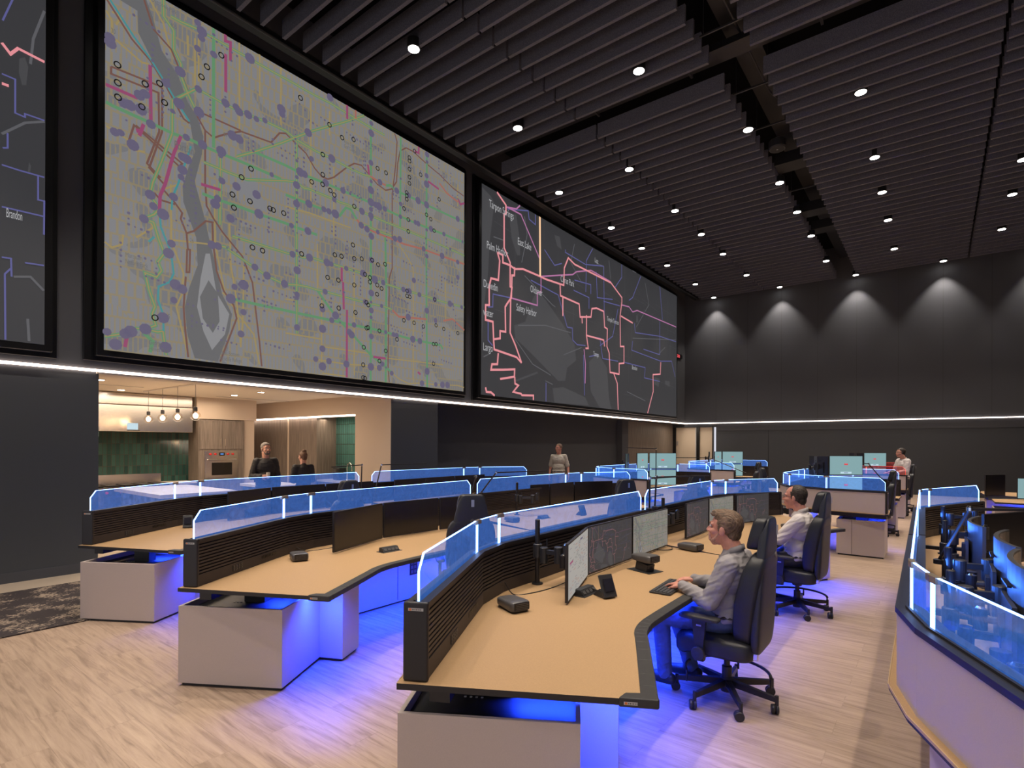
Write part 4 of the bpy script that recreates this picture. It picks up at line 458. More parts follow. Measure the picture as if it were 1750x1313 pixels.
def dark_map(W,H,full=True):
    mb=MB(); D=MAPS['dark']; S=lambda P:[(min(max(a,.001),.999)*W,min(max(b,.002),.998)*H) for a,b in P]; e=.0004 if not full else .003; k=W/14.0
    mb.add([(0,0,0),(W,0,0),(W,H,0),(0,H,0)],[(0,1,2,3)],'dark_map_bg')
    for p in D['water']: poly(mb,S(p),'dark_water',e)
    for p in D['grey']: ribbon(mb,S(p),.03*k,'grey_line',2*e)
    rd=random.Random(5)
    if full:
        for c in range(46):
            x=rd.random()*W*.98; y=rd.random()*H*.9
            if rd.random()<.5: ribbon(mb,[(x,y),(min(x+rd.uniform(.4,3),W-.05),y-rd.uniform(0,.2))],.014,'dark_water',1.5*e)
            else: ribbon(mb,[(x,y),(x,min(y+rd.uniform(.3,2),H-.05))],.014,'dark_water',1.5*e)
    for p in D['blue']: ribbon(mb,S(p),.036*k,'blue_line',3*e)
    for p in D['pur']: ribbon(mb,S(p),.045*k,'purple_line',4*e)
    for p in D['pink']: ribbon(mb,S(p),.060*k,'pink_line',5*e)
    for p in D['yellow']: ribbon(mb,S(p),.085*k,'yellow_line',6*e)
    if full:
        for s,x,y in MAPS['txt']: put_text(mb,s,.30*k if x<.3 else .24*k,'text_grey',max(x,.004)*W,y*H-.1,7*e)
    return mb
def wallscreen(name,label,Y0,Y1,Z0,Z1,mapmb):
    t=thing(name,label,'screen',(XL,Y0,Z0)); W=Y1-Y0; H=Z1-Z0
    # frame sits on the wall, the picture stands .16 m proud of it
    f=MB(); d=.15; b=.09
    f.bbox((0,-.22,-.16),(.05,W+.16,H+.2),'frame_black').bbox((.05,-b,-b),(d,W+b,H+b),'frame_black'); f.build('frame',t,bevel=.01)
    mm=Matrix(((0,0,1,d+.004),(1,0,0,0),(0,1,0,0),(0,0,0,1)))
    o=mapmb.build('screen',t); o.matrix_local=mm
    uv=o.data.uv_layers.new(name='UVMap')
    for lp in o.data.loops: v=o.data.vertices[lp.vertex_index].co; uv.data[lp.index].uv=(v.x/W,v.y/W)
    return t
wallscreen('video_wall','huge pale street map video wall with green and yellow lines above the kitchen opening',2.65,10.40,3.272,8.94,light_map(7.75,5.668))
wallscreen('video_wall','wide dark road map video wall with pink route lines nearest the far wall',11.09,25.1,3.245,8.945,dark_map(14.01,5.70))
mb=MB(); W=5.97; Y0=-4.0
mb.add([(0,0,0),(W,0,0),(W,5.7,0),(0,5.7,0)],[(0,1,2,3)],'dark_map_bg')
LM=MAPS['left']
for n,wd,mt,l in (('water',0,'dark_water',.003),('grey',.03,'grey_line',.006),('blue',.02,'blue_line',.009),('pink',.035,'pink_line',.012)):
    for p in LM[n]:
        q=[(a-Y0,b-3.245) for a,b in p]; q=[(min(x,W-.01),min(y,5.69)) for x,y in q]
        if wd: ribbon(mb,q,wd,mt,l)
        else: poly(mb,q,mt,l)
put_text(mb,'Brandon',.17,'text_grey',1.57-Y0,MAPS['ltx'][0][2]-3.245-.08,.015,.28)
wallscreen('video_wall','dark map video wall lettered Brandon, cut by the left edge of the photo',Y0,1.97,3.245,8.945,mb)
# little LED clock
t=thing('led_clock','small black digital clock with red digits on the left wall','clock',(XL,25.3,6.1))
MB().bbox((0,0,-.02),(.06,.78,.2),'frame_black').build('case',t)
vs,fs=text_mesh('20:0',.2,'clock_red',Matrix(((0,0,1,.064),(1,0,0,.1),(0,1,0,.02),(0,0,0,1)))); m_=MB(); m_.add(vs,fs,'clock_red'); m_.build('digits',t)
# ---------------------------------------------------------------- consoles
DZ=.77; RZ=1.145; GZ=1.363
BLUE=(.012,.045,1)
def dirv(a,b): v=Vector((b[0]-a[0],b[1]-a[1])); return v.normalized(), v.length
def pane(mb,a,b,z0,z1,free0,free1,mt,edge,em,gap=.008):
    """one acrylic pane a->b; returns edge strips"""
    d,L=dirv(a,b); s0=gap; s1=L-gap; bv=.075; bh=.075
    prof=[(s0,z0)]
    prof+= [(s0,z1-bh),(s0+bv,z1)] if free0 else [(s0,z1)]
    prof+= [(s1-bv,z1),(s1,z1-bh)] if free1 else [(s1,z1)]
    prof.append((s1,z0)); n=Vector((d.y,-d.x)); t=.004
    def P(s,z,o): q=Vector(a[:2])+d*s+n*o; return (q.x,q.y,z)
    k=len(prof); vs=[P(s,z,-t) for s,z in prof]+[P(s,z,t) for s,z in prof]
    mb.add(vs,[tuple(range(k)),tuple(range(k,2*k))[::-1]],mt)
    for (sa,za),(sb,zb) in zip(prof,prof[1:]):
        w=.0032; D=Vector((sb-sa,zb-za)).normalized(); N=Vector((-D.y,D.x))
        c=[(sa+N.x*.001,za+N.y*.001),(sb+N.x*.001,zb+N.y*.001),(sb-N.x*w,zb-N.y*w),(sa-N.x*w,za-N.y*w)]
        e=[P(s,z,-t-.001) for s,z in c]+[P(s,z,t+.001) for s,z in c]
        edge.add(e,[(0,1,2,3),(7,6,5,4),(0,4,5,1),(1,5,6,2),(2,6,7,3),(3,7,4,0)],em)
def cabinet(parent,p,e,W,D,name='pedestal_cabinet',z1=.625,split=False):
    """open topped pedestal: p corner, e direction of its width; depth goes to the left of e"""
    e=Vector(e).normalized(); n=Vector((-e.y,e.x)); p=Vector(p)
    q=lambda s,t: tuple((p+e*s+n*t))
    mb=MB(); th_=.022
    mb.prism([q(0,0),q(W,0),q(W,th_),q(0,th_)],.025,z1,'taupe'); mb.prism([q(0,D-th_),q(W,D-th_),q(W,D),q(0,D)],.025,z1,'taupe')
    mb.prism([q(0,th_),q(th_,th_),q(th_,D-th_),q(0,D-th_)],.025,z1,'taupe'); mb.prism([q(W-th_,th_),q(W,th_),q(W,D-th_),q(W-th_,D-th_)],.025,z1,'taupe')
    if split: mb.prism([q(W*.33-.003,-.001),q(W*.33+.003,-.001),q(W*.33+.003,.01),q(W*.33-.003,.01)],.03,z1-.005,'black')
    o=mb.build(name,parent)
    b=MB().prism([q(th_,th_),q(W-th_,th_),q(W-th_,D-th_),q(th_,D-th_)],.05,z1-.05,'black').prism([q(.02,.02),q(W-.02,.02),q(W-.02,D-.02),q(.02,D-.02)],0,.026,'black')
    for j in range(4): b.prism([q(W*.3+.03*j,D*.4),q(W*.3+.03*j+.012,D*.4),q(W*.3+.03*j+.012,D*.4+.012),q(W*.3+.03*j,D*.4+.012)],z1-.05,z1-.046,'white_label')
    b.build('tray',o)
    c=MB().prism([q(W/2-.09,D/2-.05),q(W/2+.09,D/2-.05),q(W/2+.09,D/2+.05),q(W/2-.09,D/2+.05)],z1-.06,DZ-.03,'black'); c.build('lift_column',parent)
    return q
def badge(mb,c,d,n,w=.075):
    """small maker's plate on an end cap: c centre, d direction along the face, n outward"""
    c=Vector(c); d=Vector((*d,0)); n=Vector((*n,0)); u=Vector((0,0,1))
    def qd(x0,x1,z0,z1,l,mt): mb.add([c+d*x0+u*z0+n*l,c+d*x1+u*z0+n*l,c+d*x1+u*z1+n*l,c+d*x0+u*z1+n*l],[(0,1,2,3)],mt)
    qd(-w/2,w/2,-.007,.007,.0012,'white_label'); qd(-w/2+.004,-w/2+.016,-.005,.005,.002,'orange_label')
    x=-w/2+.02
    for k,g in enumerate((.006,.006,.005,.007,.006,.005,.006)): qd(x,x+g*.6,-.003,.003,.002,'dark_text'); x+=g+.001
def console(name,label,group,P,front,free=(True,True),glass='glass',edge='glass_edge',cabs=(),slatside=1,ends=(True,True),joints=None,outlets=True,blue=(),bl_e=30,seam=False,extra=None,worktop=None):
    c0=Vector(P[0]); t=thing(name,label,'console desk',(c0.x,c0.y,0),0,group)
    front=soft(front); Q=[(x-c0.x,y-c0.y) for x,y in P]; F=[(x-c0.x,y-c0.y) for x,y in front]
    # worktop
    d0,_=dirv(Q[0],Q[1]); d1,_=dirv(Q[-2],Q[-1])
    back=offs(Q,-.085); b0=Vector(back[0])-d0*.055 if ends[0] else Vector(back[0]); b1=Vector(back[-1])+d1*.055 if ends[1] else Vector(back[-1])
    back=[tuple(b0)]+back[1:-1]+[tuple(b1)]
    poly_=back+F[::-1]
    MB().prism(poly_,DZ-.030,DZ,'black',top='desk_tan').build('worktop',t)
    rest=MB(); sweep(rest,F,-.075,.003,DZ-.034,DZ+.006,'rubber'); rest.build('palm_rest',t,bevel=.004)
    tr=MB(); sweep(tr,offs(Q,-.088),-.002,.002,DZ-.012,DZ+.001,'desk_edge_tan'); tr.build('wood_edge',t)
    # privacy panel
    pn=MB(); sweep(pn,Q,-.055,-.04,DZ,RZ-.03,'taupe'); sweep(pn,Q,-.04,.03,DZ,RZ-.02,'black_slat'); pn.build('back_panel',t)
    sl=MB(); n=10; z0=DZ+.095; z1=RZ-.02; h=(z1-z0)/n
    for i in range(n): sweep(sl,Q,.03,.047,z0+h*i+.006,z0+h*(i+1)-.004,'black_slat')
    sweep(sl,Q,.03,.05,DZ+.002,z0-.002,'black_slat'); sl.build('slat_panel',t)
    rl=MB(); sweep(rl,Q,-.062,-.022,RZ-.03,RZ-.004,'black'); sweep(rl,Q,.012,.056,RZ-.022,RZ,'black'); sweep(rl,Q,-.022,-.010,RZ-.03,RZ+.006,'black'); rl.build('top_rail',t)
    for k,(pt,dd) in enumerate(((Q[0],-d0),(Q[-1],d1))):
        if not ends[k]: continue
        nn=Vector((d0.y,-d0.x)) if k==0 else Vector((d1.y,-d1.x)); p=Vector(pt)
        cc=[p-nn*.066,p+nn*.060,p+nn*.060+dd*.03,p-nn*.066+dd*.03]
        e=MB().prism([tuple(v) for v in cc],DZ,RZ+.004,'black').build('end_cap',t,bevel=.012)
        bb=MB(); badge(bb,(*(p+dd*.0305),RZ-.03),tuple(nn if k==0 else -nn),tuple(dd)); bb.build('maker_badge',e)
    if ends[0]:
        f0=Vector(F[0]); ed=(f0-Vector(back[0])).normalized(); pe=Vector((-ed.y,ed.x)); c_=MB(); k=[f0-ed*.17+pe*.0,f0-ed*.14+pe*.05,f0-ed*.04+pe*.06,f0+pe*.05,f0+ed*.006+pe*.0,f0+ed*.0-pe*.012,f0-ed*.17-pe*.008]
        c_.prism([tuple(v) for v in k],DZ-.036,DZ+.008,'rubber'); c_=c_.build('corner_cap',t,bevel=.010); bb=MB(); q_=f0-ed*.12-pe*.0125; badge(bb,(q_.x,q_.y,DZ-.014),tuple(ed),tuple(-pe),.06); bb.build('maker_badge',c_)
    # glass
    js=[Q[0]]+list(Q[1:-1])+[Q[-1]]; eg=MB()
    for i,(a,b) in enumerate(zip(js,js[1:])):
        g=MB(); ee=MB(); pane(g,a,b,RZ-.015,GZ,free[0] and i==0,free[1] and i==len(js)-2,glass,ee,edge)
        go=g.build('glass_screen',t); ee.build('light_edge',go)
    cl=MB()
    for i in range(1,len(js)-1):
        p=Vector(js[i])
        for dd in (dirv(js[i-1],js[i])[0]*-1,dirv(js[i],js[i+1])[0]):
            q=p+dd*.025; cl.box((q.x,q.y,GZ-.012),(.05,.026,.028),'brass_clamp',rz=math.atan2(dd.y,dd.x))
    if len(js)>2: cl.build('glass_clamp',t)
    # under desk beam
    bm=MB(); sweep(bm,Q,.06,.16,DZ-.10,DZ-.03,'black'); bm.build('frame_rail',t)
    # outlets
    if outlets:
        for k,(a,b,s) in enumerate(((Q[0],Q[1],.42),(Q[-1],Q[-2],.42))):
            if not ends[k]: continue
            d,L=dirv(a,b); n_=Vector((d.y,-d.x)) if k==0 else Vector((-d.y,d.x)); om=MB()
            for j in range(4):
                q=Vector(a)+d*(L*s*.8+.035*j)+n_*.052; om.box((q.x,q.y,DZ+.05),(.03,.004,.05),'plastic',rz=math.atan2(d.y,d.x))
                q=Vector(a)+d*(L*s*.8+.035*j)+n_*.055; om.box((q.x,q.y,DZ+.06),(.008,.003,.008),'grey_plastic',rz=math.atan2(d.y,d.x)); om.box((q.x,q.y,DZ+.04),(.008,.003,.008),'grey_plastic',rz=math.atan2(d.y,d.x))
            om.build('power_outlets',t)
            vm=MB(); 
            for j in range(9):
                q=Vector(a)+d*(L*.66+.028*j)+n_*.051; vm.box((q.x,q.y,DZ+.06),(.02,.003,.028),'frame_black',rz=math.atan2(d.y,d.x))
            vm.build('cable_vent',t)
    for c in cabs: cabinet(t,(c[0][0]-c0.x,c[0][1]-c0.y),c[1],c[2],c[3],split=len(c)>4)
    if extra: extra(t,c0)
    # LED strips under the worktop
    for a,b,e_ in blue:
        a=Vector(a);b=Vector(b); m=(a+b)/2; L=(b-a).length; rz=math.atan2((b-a).y,(b-a).x)
        MB().box((m.x-c0.x,m.y-c0.y,DZ-.038),(L,.012,.008),'led_blue',rz=rz).build('led_strip',t)
        area((m.x,m.y,DZ-.045),L,.03,e_,BLUE,rot=(0,0,rz),spread=125)
    return t
# unit C (front row)
C1=[(-1.96,1.79),(-2.56,2.89),(-2.66,3.26),(-2.73,5.98)]
F1=[(-.965,2.30),(-1.29,2.94),(-1.40,3.14),(-1.43,3.42),(-1.42,5.66)]
C2=[(-2.73,6.08),(-2.70,8.42),(-2.61,8.82),(-2.05,9.74)]
F2=[(-1.42,5.67),(-1.42,7.45),(-1.38,7.75),(-1.28,7.98),(-.97,8.63)]
def tech(y0,y1,x):
    def f(t,c0):
        b=MB().bbox((x-c0.x,y0-c0.y,.02),(x+.34-c0.x,y1-c0.y,.66),'taupe')
        o=b.build('rear_cabinet',t)
        l=MB()
        for k in range(1,3): yy=y0+(y1-y0)*k/3-c0.y; l.bbox((x+.339-c0.x,yy-.003,.04),(x+.342-c0.x,yy+.003,.64),'black')
        yy=y0+(y1-y0)*.45-c0.y; l.bbox((x+.341-c0.x,yy-.06,.3),(x+.346-c0.x,yy+.06,.5),'black')
        for i in range(3):
            for j in range(2): l.bbox((x+.346-c0.x,yy-.045+j*.05,.32+.055*i),(x+.348-c0.x,yy-.01+j*.05,.355+.055*i),'grey_plastic')
        l.build('door_seams',o)
    return f
def soft(P,a=1,b=-1,n=2):
    for _ in range(n):
        o=[P[0]]
        for p,q in zip(P[:-1],P[1:]):
            o+= [(p[0]*.75+q[0]*.25,p[1]*.75+q[1]*.25),(p[0]*.25+q[0]*.75,p[1]*.25+q[1]*.75)]
        o.append(P[-1]); P=o
    return P
def mv(P,a,b):
    """shift a polyline, blending shift a at its start to b at its end"""
    n=len(P); y0=P[0][1]; y1=P[-1][1]
    return [(x+a[0]+(b[0]-a[0])*(y-y0)/(y1-y0),y+a[1]+(b[1]-a[1])*(y-y0)/(y1-y0)) for x,y in P]
e=Vector((.855,.52)).normalized()
G_=None
def cabC(dx,dy): return [((-2.01+dx,1.71+dy),e,.86,.76),((-1.78+dx,2.60+dy),(.9,.44),.42,.3)]
def blueC(dx,dy,k=1): return [((-1.75+dx,2.3+dy),(-1.15+dx,2.66+dy),42*k),((-2.0+dx,3.0+dy),(-2.05+dx,5.5+dy),85*k),((-1.55+dx,3.2+dy),(-1.55+dx,5.4+dy),12*k)]
def blueC2(dx,dy,k=1): return [((-2.05+dx,6.0+dy),(-2.05+dx,8.3+dy),80*k),((-1.55+dx,6.0+dy),(-1.55+dx,7.6+dy),12*k),((-1.6+dx,8.6+dy),(-1.2+dx,8.3+dy),36*k)]
console('control_console','front control desk with tan top where the man in the grey shirt sits','',C1,F1,ends=(True,False),cabs=cabC(0,0),extra=tech(3.5,5.6,-2.62),blue=blueC(0,0))
console('control_console','control desk behind the front one, where the man in the white shirt sits','',C2,F2,ends=(False,True),cabs=[((-2.15,8.80),(.855,-.52),.80,.55)],extra=tech(6.1,8.2,-2.64),blue=blueC2(0,0))
sB=((-2.66,.06),(-2.80,.12)); B1=mv(C1,*sB); FB1=mv(F1,(-2.56,.05),(-2.70,.12))
console('control_console','middle row control desk with three dark monitors, second from the left in front','',B1,FB1,ends=(True,False),cabs=cabC(-2.67,.06),extra=tech(3.6,5.7,-5.4),blue=blueC(-2.68,.08))
B2=[(-5.60,6.32),(-5.52,8.75),(-5.42,9.15),(-4.87,10.15)]; FB2=mv(F2,(-2.72,.15),(-2.8,.4))
console('control_console','middle row control desk with dark monitors, behind the headrest of the empty chair','',B2,FB2,ends=(False,True),cabs=[((-5.0,9.2),(.855,-.52),.80,.55)],extra=tech(6.4,8.5,-5.5),blue=blueC2(-2.8,.3))
A1=[(-7.41,1.90),(-8.2,3.05),(-8.38,3.45),(-8.68,6.42)]; FA1=mv(F1,(-5.25,.08),(-5.75,.5))
console('control_console','leftmost front control desk nearest the kitchen opening','',A1,FA1,ends=(True,False),cabs=cabC(-5.2,.06),extra=tech(3.9,6.0,-8.45),blue=blueC(-5.4,.15))
A2=[(-8.7,6.72),(-8.65,9.3),(-8.58,9.78),(-7.9,10.75)]; FA2=mv(F2,(-5.8,.7),(-5.9,1.0))
console('control_console','left row control desk near the dark wall, beyond the kitchen opening','',A2,FA2,ends=(False,True),extra=tech(6.9,9.0,-8.6),blue=blueC2(-5.8,.6))
# row D, seen from behind on the right
D1=[(.47,9.95),(-.07,8.69),(-.16,8.40),(-.125,5.83)]; D2=[(-.125,5.79),(-.09,3.17),(-.01,2.86),(.52,1.68)]
def rev(P): return P[::-1]
def consoleD():
    FD1=[(1.10,5.85),(1.10,8.0),(1.15,8.3),(1.45,9.3)]; FD2=[(1.45,2.1),(1.12,3.2),(1.10,3.5),(1.10,5.8)]
    console('control_console','right hand control desk seen from behind, its glass screen crossing the lower right corner','',rev(D2),FD2,ends=(True,False),
        cabs=[((-.02,3.3),(.43,-.9),.55,.6)],blue=[((.35,3.0),(.35,5.6),40),((.9,3.4),(.9,5.6),30)],extra=lambda t,c0: MB().bbox((.12-c0.x,3.5-c0.y,.02),(.45-c0.x,5.6-c0.y,.66),'taupe').build('rear_cabinet',t))
    console('control_console','right hand control desk whose glass screen turns the far corner beside the aisle','',rev(D1),FD1,ends=(False,True),
        cabs=[((.75,9.35),(.43,.9),.01,.01)],blue=[((.35,6.0),(.35,8.2),40)],extra=lambda t,c0: MB().bbox((.12-c0.x,6.0-c0.y,.02),(.45-c0.x,8.1-c0.y,.66),'taupe').build('rear_cabinet',t))
consoleD()
area((.05,4.45,1.18),.04,2.6,13,(.05,.2,1),rot=(0,-PI/2-.15,0)); area((.03,7.1,1.18),.04,2.4,9,(.05,.2,1),rot=(0,-PI/2-.15,0)); area((.42,2.45,1.18),.04,1.2,5,(.05,.2,1),rot=(0,-PI/2-.15,-.44))
# U shaped consoles further back
U=[(0,0),(-.88,.10),(-1.55,.46),(-1.76,.98),(-1.76,3.2),(-1.55,3.7),(-.88,4.05),(0,4.15)]
UF=[(.02,.80),(-.62,.95),(-.88,1.3),(-.95,1.8),(-.95,2.4),(-.88,2.9),(-.62,3.2),(.02,3.35)]
def ucon(x,y,label,glass='glass',edge='glass_edge'):
    P=[(a+x,b+y) for a,b in U]; F=[(a+x,b+y) for a,b in UF]
    return console('curved_console',label,'',P,F,glass=glass,edge=edge,outlets=False,
        cabs=[((x-.72,y+.06),(1,0),.70,.74,1),((x-.72,y+3.35),(1,0),.70,.74,1)],
        extra=lambda t,c0: MB().bbox((-1.7,1.2,.02),(-1.45,2.95,.64),'taupe').build('rear_cabinet',t),
        blue=[((x-.55,y+.3),(x-.1,y+.3),8),((x-1.3,y+1.1),(x-1.3,y+3.0),50),((x-.6,y+3.9),(x-.1,y+3.9),8),((x-.35,y+.78),(x+.0,y+.78),8)])
ucon(-.66,11.0,'curved control desk with taupe back panel and blue glass, right of the man in white')
ucon(-.62,17.55,'curved control desk with red lit glass where the man with the headset sits','glass_red','glass_edge_red')
ucon(-5.0,11.3,'curved control desk with blue glass in front of the beige wall panel')
ucon(-4.86,17.3,'curved control desk with blue glass in front of the two beige doors')
# desk at the right edge, kneehole towards us
P=[(2.6,14.9),(2.75,15.6),(2.75,17.4),(2.5,18.3)]; 
def hdesk():
    c0=Vector((.85,17.7)); t=thing('control_console','tan topped control desk with curved kneehole at the right edge of the photo','console desk',(c0.x,c0.y,0))
    F=[(.86,17.75),(.9,16.95),(1.15,16.85),(1.55,16.6),(1.62,16.3),(1.5,16.0),(1.2,15.85),(.95,15.7),(.95,14.8)]
    P_=[(x-c0.x,y-c0.y) for x,y in F+[(2.9,14.8),(2.9,18.2),(.9,18.2)]]
    MB().prism(P_,DZ-.03,DZ,'black',top='desk_tan').build('worktop',t)
    Fl=[(x-c0.x,y-c0.y) for x,y in F[1:-1]]; r_=MB(); sweep(r_,Fl,-.02,.10,DZ-.034,DZ+.006,'rubber'); r_.build('palm_rest',t)
    cabinet(t,(.95-c0.x,14.85-c0.y),(1,0),1.5,.8); cabinet(t,(.95-c0.x,17.2-c0.y),(1,0),1.5,.8)
    Pq=[(2.9,14.8),(2.9,18.2)]; Q=[(x-c0.x,y-c0.y) for x,y in Pq]
    pm=MB(); sweep(pm,Q,-.05,.05,DZ,RZ,'black'); pm.build('back_panel',t)
    g=MB(); ee=MB(); pane(g,(0.9-c0.x+.9,18.25-c0.y),(2.9-c0.x,18.25-c0.y),DZ,GZ,True,False,'glass',ee,'glass_edge'); go=g.build('glass_screen',t); ee.build('light_edge',go)
    MB().box((1.9-c0.x,16.4-c0.y,DZ-.04),(.02,1.6,.01),'led_blue').build('led_strip',t)
    area((1.9,16.4,DZ-.05),1.0,1.6,55,BLUE)
hdesk()
# ---------------------------------------------------------------- soft shapes
def sgp(v,e): return math.copysign(abs(v)**e,v)
def superell(mb,c,d,mt,e1=.35,e2=.35,nu=28,nv=16,mtx=None,warp=None):
    a,b,h=[k/2 for k in d]; mm=mtx or Matrix.Identity(4); vs=[]
    for j in range(nv+1):
        ph=-PI/2+PI*j/nv
        for i in range(nu):
            t=2*PI*i/nu; p=Vector((a*sgp(math.cos(ph),e1)*sgp(math.cos(t),e2),b*sgp(math.cos(ph),e1)*sgp(math.sin(t),e2),h*sgp(math.sin(ph),e1)))
            if warp: p=warp(p)
            vs.append(Vector(c)+mm@p)
    fs=[(j*nu+i,j*nu+(i+1)%nu,(j+1)*nu+(i+1)%nu,(j+1)*nu+i) for j in range(nv) for i in range(nu)]
    mb.add(vs,fs,mt); return mb
# ---------------------------------------------------------------- monitors
MON={}
def screen_mesh(kind,W,H):
    if kind in ('dark','light'):
        mb=dark_map(W,H,False) if kind=='dark' else light_map(W,H,False)
        dm={'pink_line':'pink_dim','purple_line':'purple_dim','yellow_line':'yellow_dim','blue_line':'blue_dim','map_green':'green_dim','map_mag':'map_river','map_red':'map_river','map_dot':'map_river','map_teal':'green_dim','map_brown':'map_river'}
        mb.mats=[dm.get(m,m) for m in mb.mats]; return mb
    mb=MB()
    if kind=='off': mb.add([(0,0,0),(W,0,0),(W,H,0),(0,H,0)],[(0,1,2,3)],'black_gloss')
    if kind=='teal':
        mb.add([(0,0,0),(W,0,0),(W,H,0),(0,H,0)],[(0,1,2,3)],'teal_screen'); e=.0008
        a,b,w,h=W*.5,H*.56,W*.055,H*.045; poly(mb,[(a-w,b-h),(a+w,b-h),(a+w,b+h),(a-w,b+h)],'red_icon',e); poly(mb,[(a-w*.8,b+h*.35),(a+w*.8,b+h*.35),(a+w*.8,b+h*.55),(a-w*.8,b+h*.55)],'teal_light',2*e)
        poly(mb,[(W*.33,H*.05),(W*.67,H*.05),(W*.67,H*.15),(W*.33,H*.15)],'teal_light',e); poly(mb,[(W*.44,H*.085),(W*.56,H*.085),(W*.56,H*.115),(W*.44,H*.115)],'blue_line',2*e)
    if kind=='list':
        mb.add([(0,0,0),(W,0,0),(W,H,0),(0,H,0)],[(0,1,2,3)],'list_bg'); e=.0006; rd=random.Random(2)
        for i in range(26):
            y=H*(.93-.034*i); x=W*.06
            while x<W*.93:
                l=W*rd.uniform(.03,.12)
                if rd.random()<.5: poly(mb,[(x,y),(x+l,y),(x+l,y+.004),(x,y+.004)],rd.choice(['map_text','map_text','map_red','map_dot']),e)
                x+=l+W*.05
        poly(mb,[(W*.05,H*.62),(W*.2,H*.62),(W*.2,H*.66),(W*.05,H*.66)],'map_mag',2*e); poly(mb,[(W*.55,H*.9),(W*.68,H*.9),(W*.68,H*.94),(W*.55,H*.94)],'map_dot',2*e)
    return mb
def monitor(a,b,z0,z1,kind,label,group=None,arm=.22,curve=0,reach=None,stand=False,name='computer_monitor'):
    a=Vector(a); b=Vector(b); d=(b-a); W=d.length; d.normalize(); n=Vector((d.y,-d.x)); H=z1-z0; bz=.009
    m=(a+b)/2; t=thing(name,label,'monitor',(m.x,m.y,z0),math.atan2(n.y,n.x)+PI/2,group)
    # local: x left-right as seen by the operator, -y... screen faces local -y
    NS=12 if curve else 1
    def cy(x): return curve*((2*x/W)**2)*-1+ (curve if curve else 0)
    bk=MB()
    for i in range(NS):
        x0=-W/2+W*i/NS; x1=-W/2+W*(i+1)/NS; y0=cy(x0); y1=cy(x1)
        vs=[(x0,y0,0),(x1,y1,0),(x1,y1+.022,0),(x0,y0+.022,0),(x0,y0,H),(x1,y1,H),(x1,y1+.022,H),(x0,y0+.022,H)]
        f=[(3,2,1,0),(4,5,6,7),(0,1,5,4),(2,3,7,6)]
        if i==0: f.append((3,0,4,7))
        if i==NS-1: f.append((1,2,6,5))
        bk.add(vs,f,'monitor_back' if curve else 'black')
    bk.bbox((-W*.3,cy(0)+.02,H*.2),(W*.3,cy(0)+.038,H*.7),'monitor_back' if curve else 'black')
    bk.bbox((-W*.12,cy(0)+.0385,H*.80),(W*.12,cy(0)+.0225,H*.815),'frame_black').box((0,cy(0)-.001,.006),(.05,.002,.004),'grey_plastic')
    bk.build('housing',t)
    if curve:
        s=MB()
        for i in range(NS):
            x0=-W/2+bz+(W-2*bz)*i/NS; x1=-W/2+bz+(W-2*bz)*(i+1)/NS
            s.add([(x0,cy(x0)-.0015,bz*1.6),(x1,cy(x1)-.0015,bz*1.6),(x1,cy(x1)-.0015,H-bz),(x0,cy(x0)-.0015,H-bz)],[(0,1,2,3)],'black_gloss')
        s.build('screen',t)
    else:
        key=(kind,round(W,2),round(H,2)); w_=W-2*bz; h_=H-2.6*bz
        if key not in MON:
            o=screen_mesh(kind,w_,h_).build('screen',t); MON[key]=o.data
            uv=o.data.uv_layers.new(name='UVMap')
            for lp in o.data.loops: v=o.data.vertices[lp.vertex_index].co; uv.data[lp.index].uv=(v.x/w_,v.y/w_)
        else: o=bpy.data.objects.new('screen',MON[key]); COL.objects.link(o); o.parent=t
        o.matrix_local=Matrix(((1,0,0,-w_/2),(0,0,-1,-.0015),(0,1,0,bz*1.6),(0,0,0,1)))
    ar=MB(); y0=cy(0)+.038
    ar.box((0,y0+.012,H*.48),(.11,.02,.11),'plastic').tube([(0,y0+.02,H*.48),(0,y0+.07,H*.48)],.018,'plastic').lathe([(.028,-.05),(.028,.05)],'black',c=(0,y0+.085,H*.48),n=14).lathe([(.02,.05),(.012,.06)],'chrome',c=(0,y0+.085,H*.48),n=12)
    if arm>0.1:
        ar.box((.09,y0+.085,H*.44),(.20,.035,.03),'black').lathe([(.034,-.06),(.034,.06)],'black',c=(.2,y0+.085,H*.44),n=14)
        ar.box((.2,y0+.085+(arm-.09)/2,H*.40),(.035,max(.02,arm-.09),.03),'black')
    ar.build('arm',t); return t
XM=-2.33
def mons(pts,z0,z1,kinds,labs,**k):
    for i in range(len(kinds)): monitor(pts[i][0],pts[i][1],z0,z1,kinds[i],labs[i],**k)
mons([((-2.04,3.27),(-2.33,4.05)),((-2.345,4.08),(-2.35,4.94)),((-2.35,4.96),(-2.35,5.84))],.785,1.20,['list','dark','light'],
 ['monitor showing a pale text list, first on the front desk','monitor showing a dark map, middle one in front of the man in grey','monitor showing a pale map, right of the dark map on the front desk'],arm=.2)
mons([((-2.35,6.42),(-2.36,7.24)),((-2.355,7.26),(-2.26,8.0)),((-2.23,8.05),(-1.98,8.83))],.785,1.20,['dark','light','dark'],
 ['dark map monitor, nearest of the three before the man in white','pale map monitor, middle of the three before the man in white','dark map monitor, farthest of the three before the man in white'],arm=.2)
mons([((-4.86,3.29),(-5.16,4.15)),((-5.17,4.18),(-5.12,5.02)),((-5.11,5.05),(-4.98,5.7))],.785,1.20,['off']*3,
 ['switched off monitor at the left end of the middle desk trio','switched off monitor in the middle of the middle desk trio','switched off monitor at the right of the middle desk trio'],arm=.18)
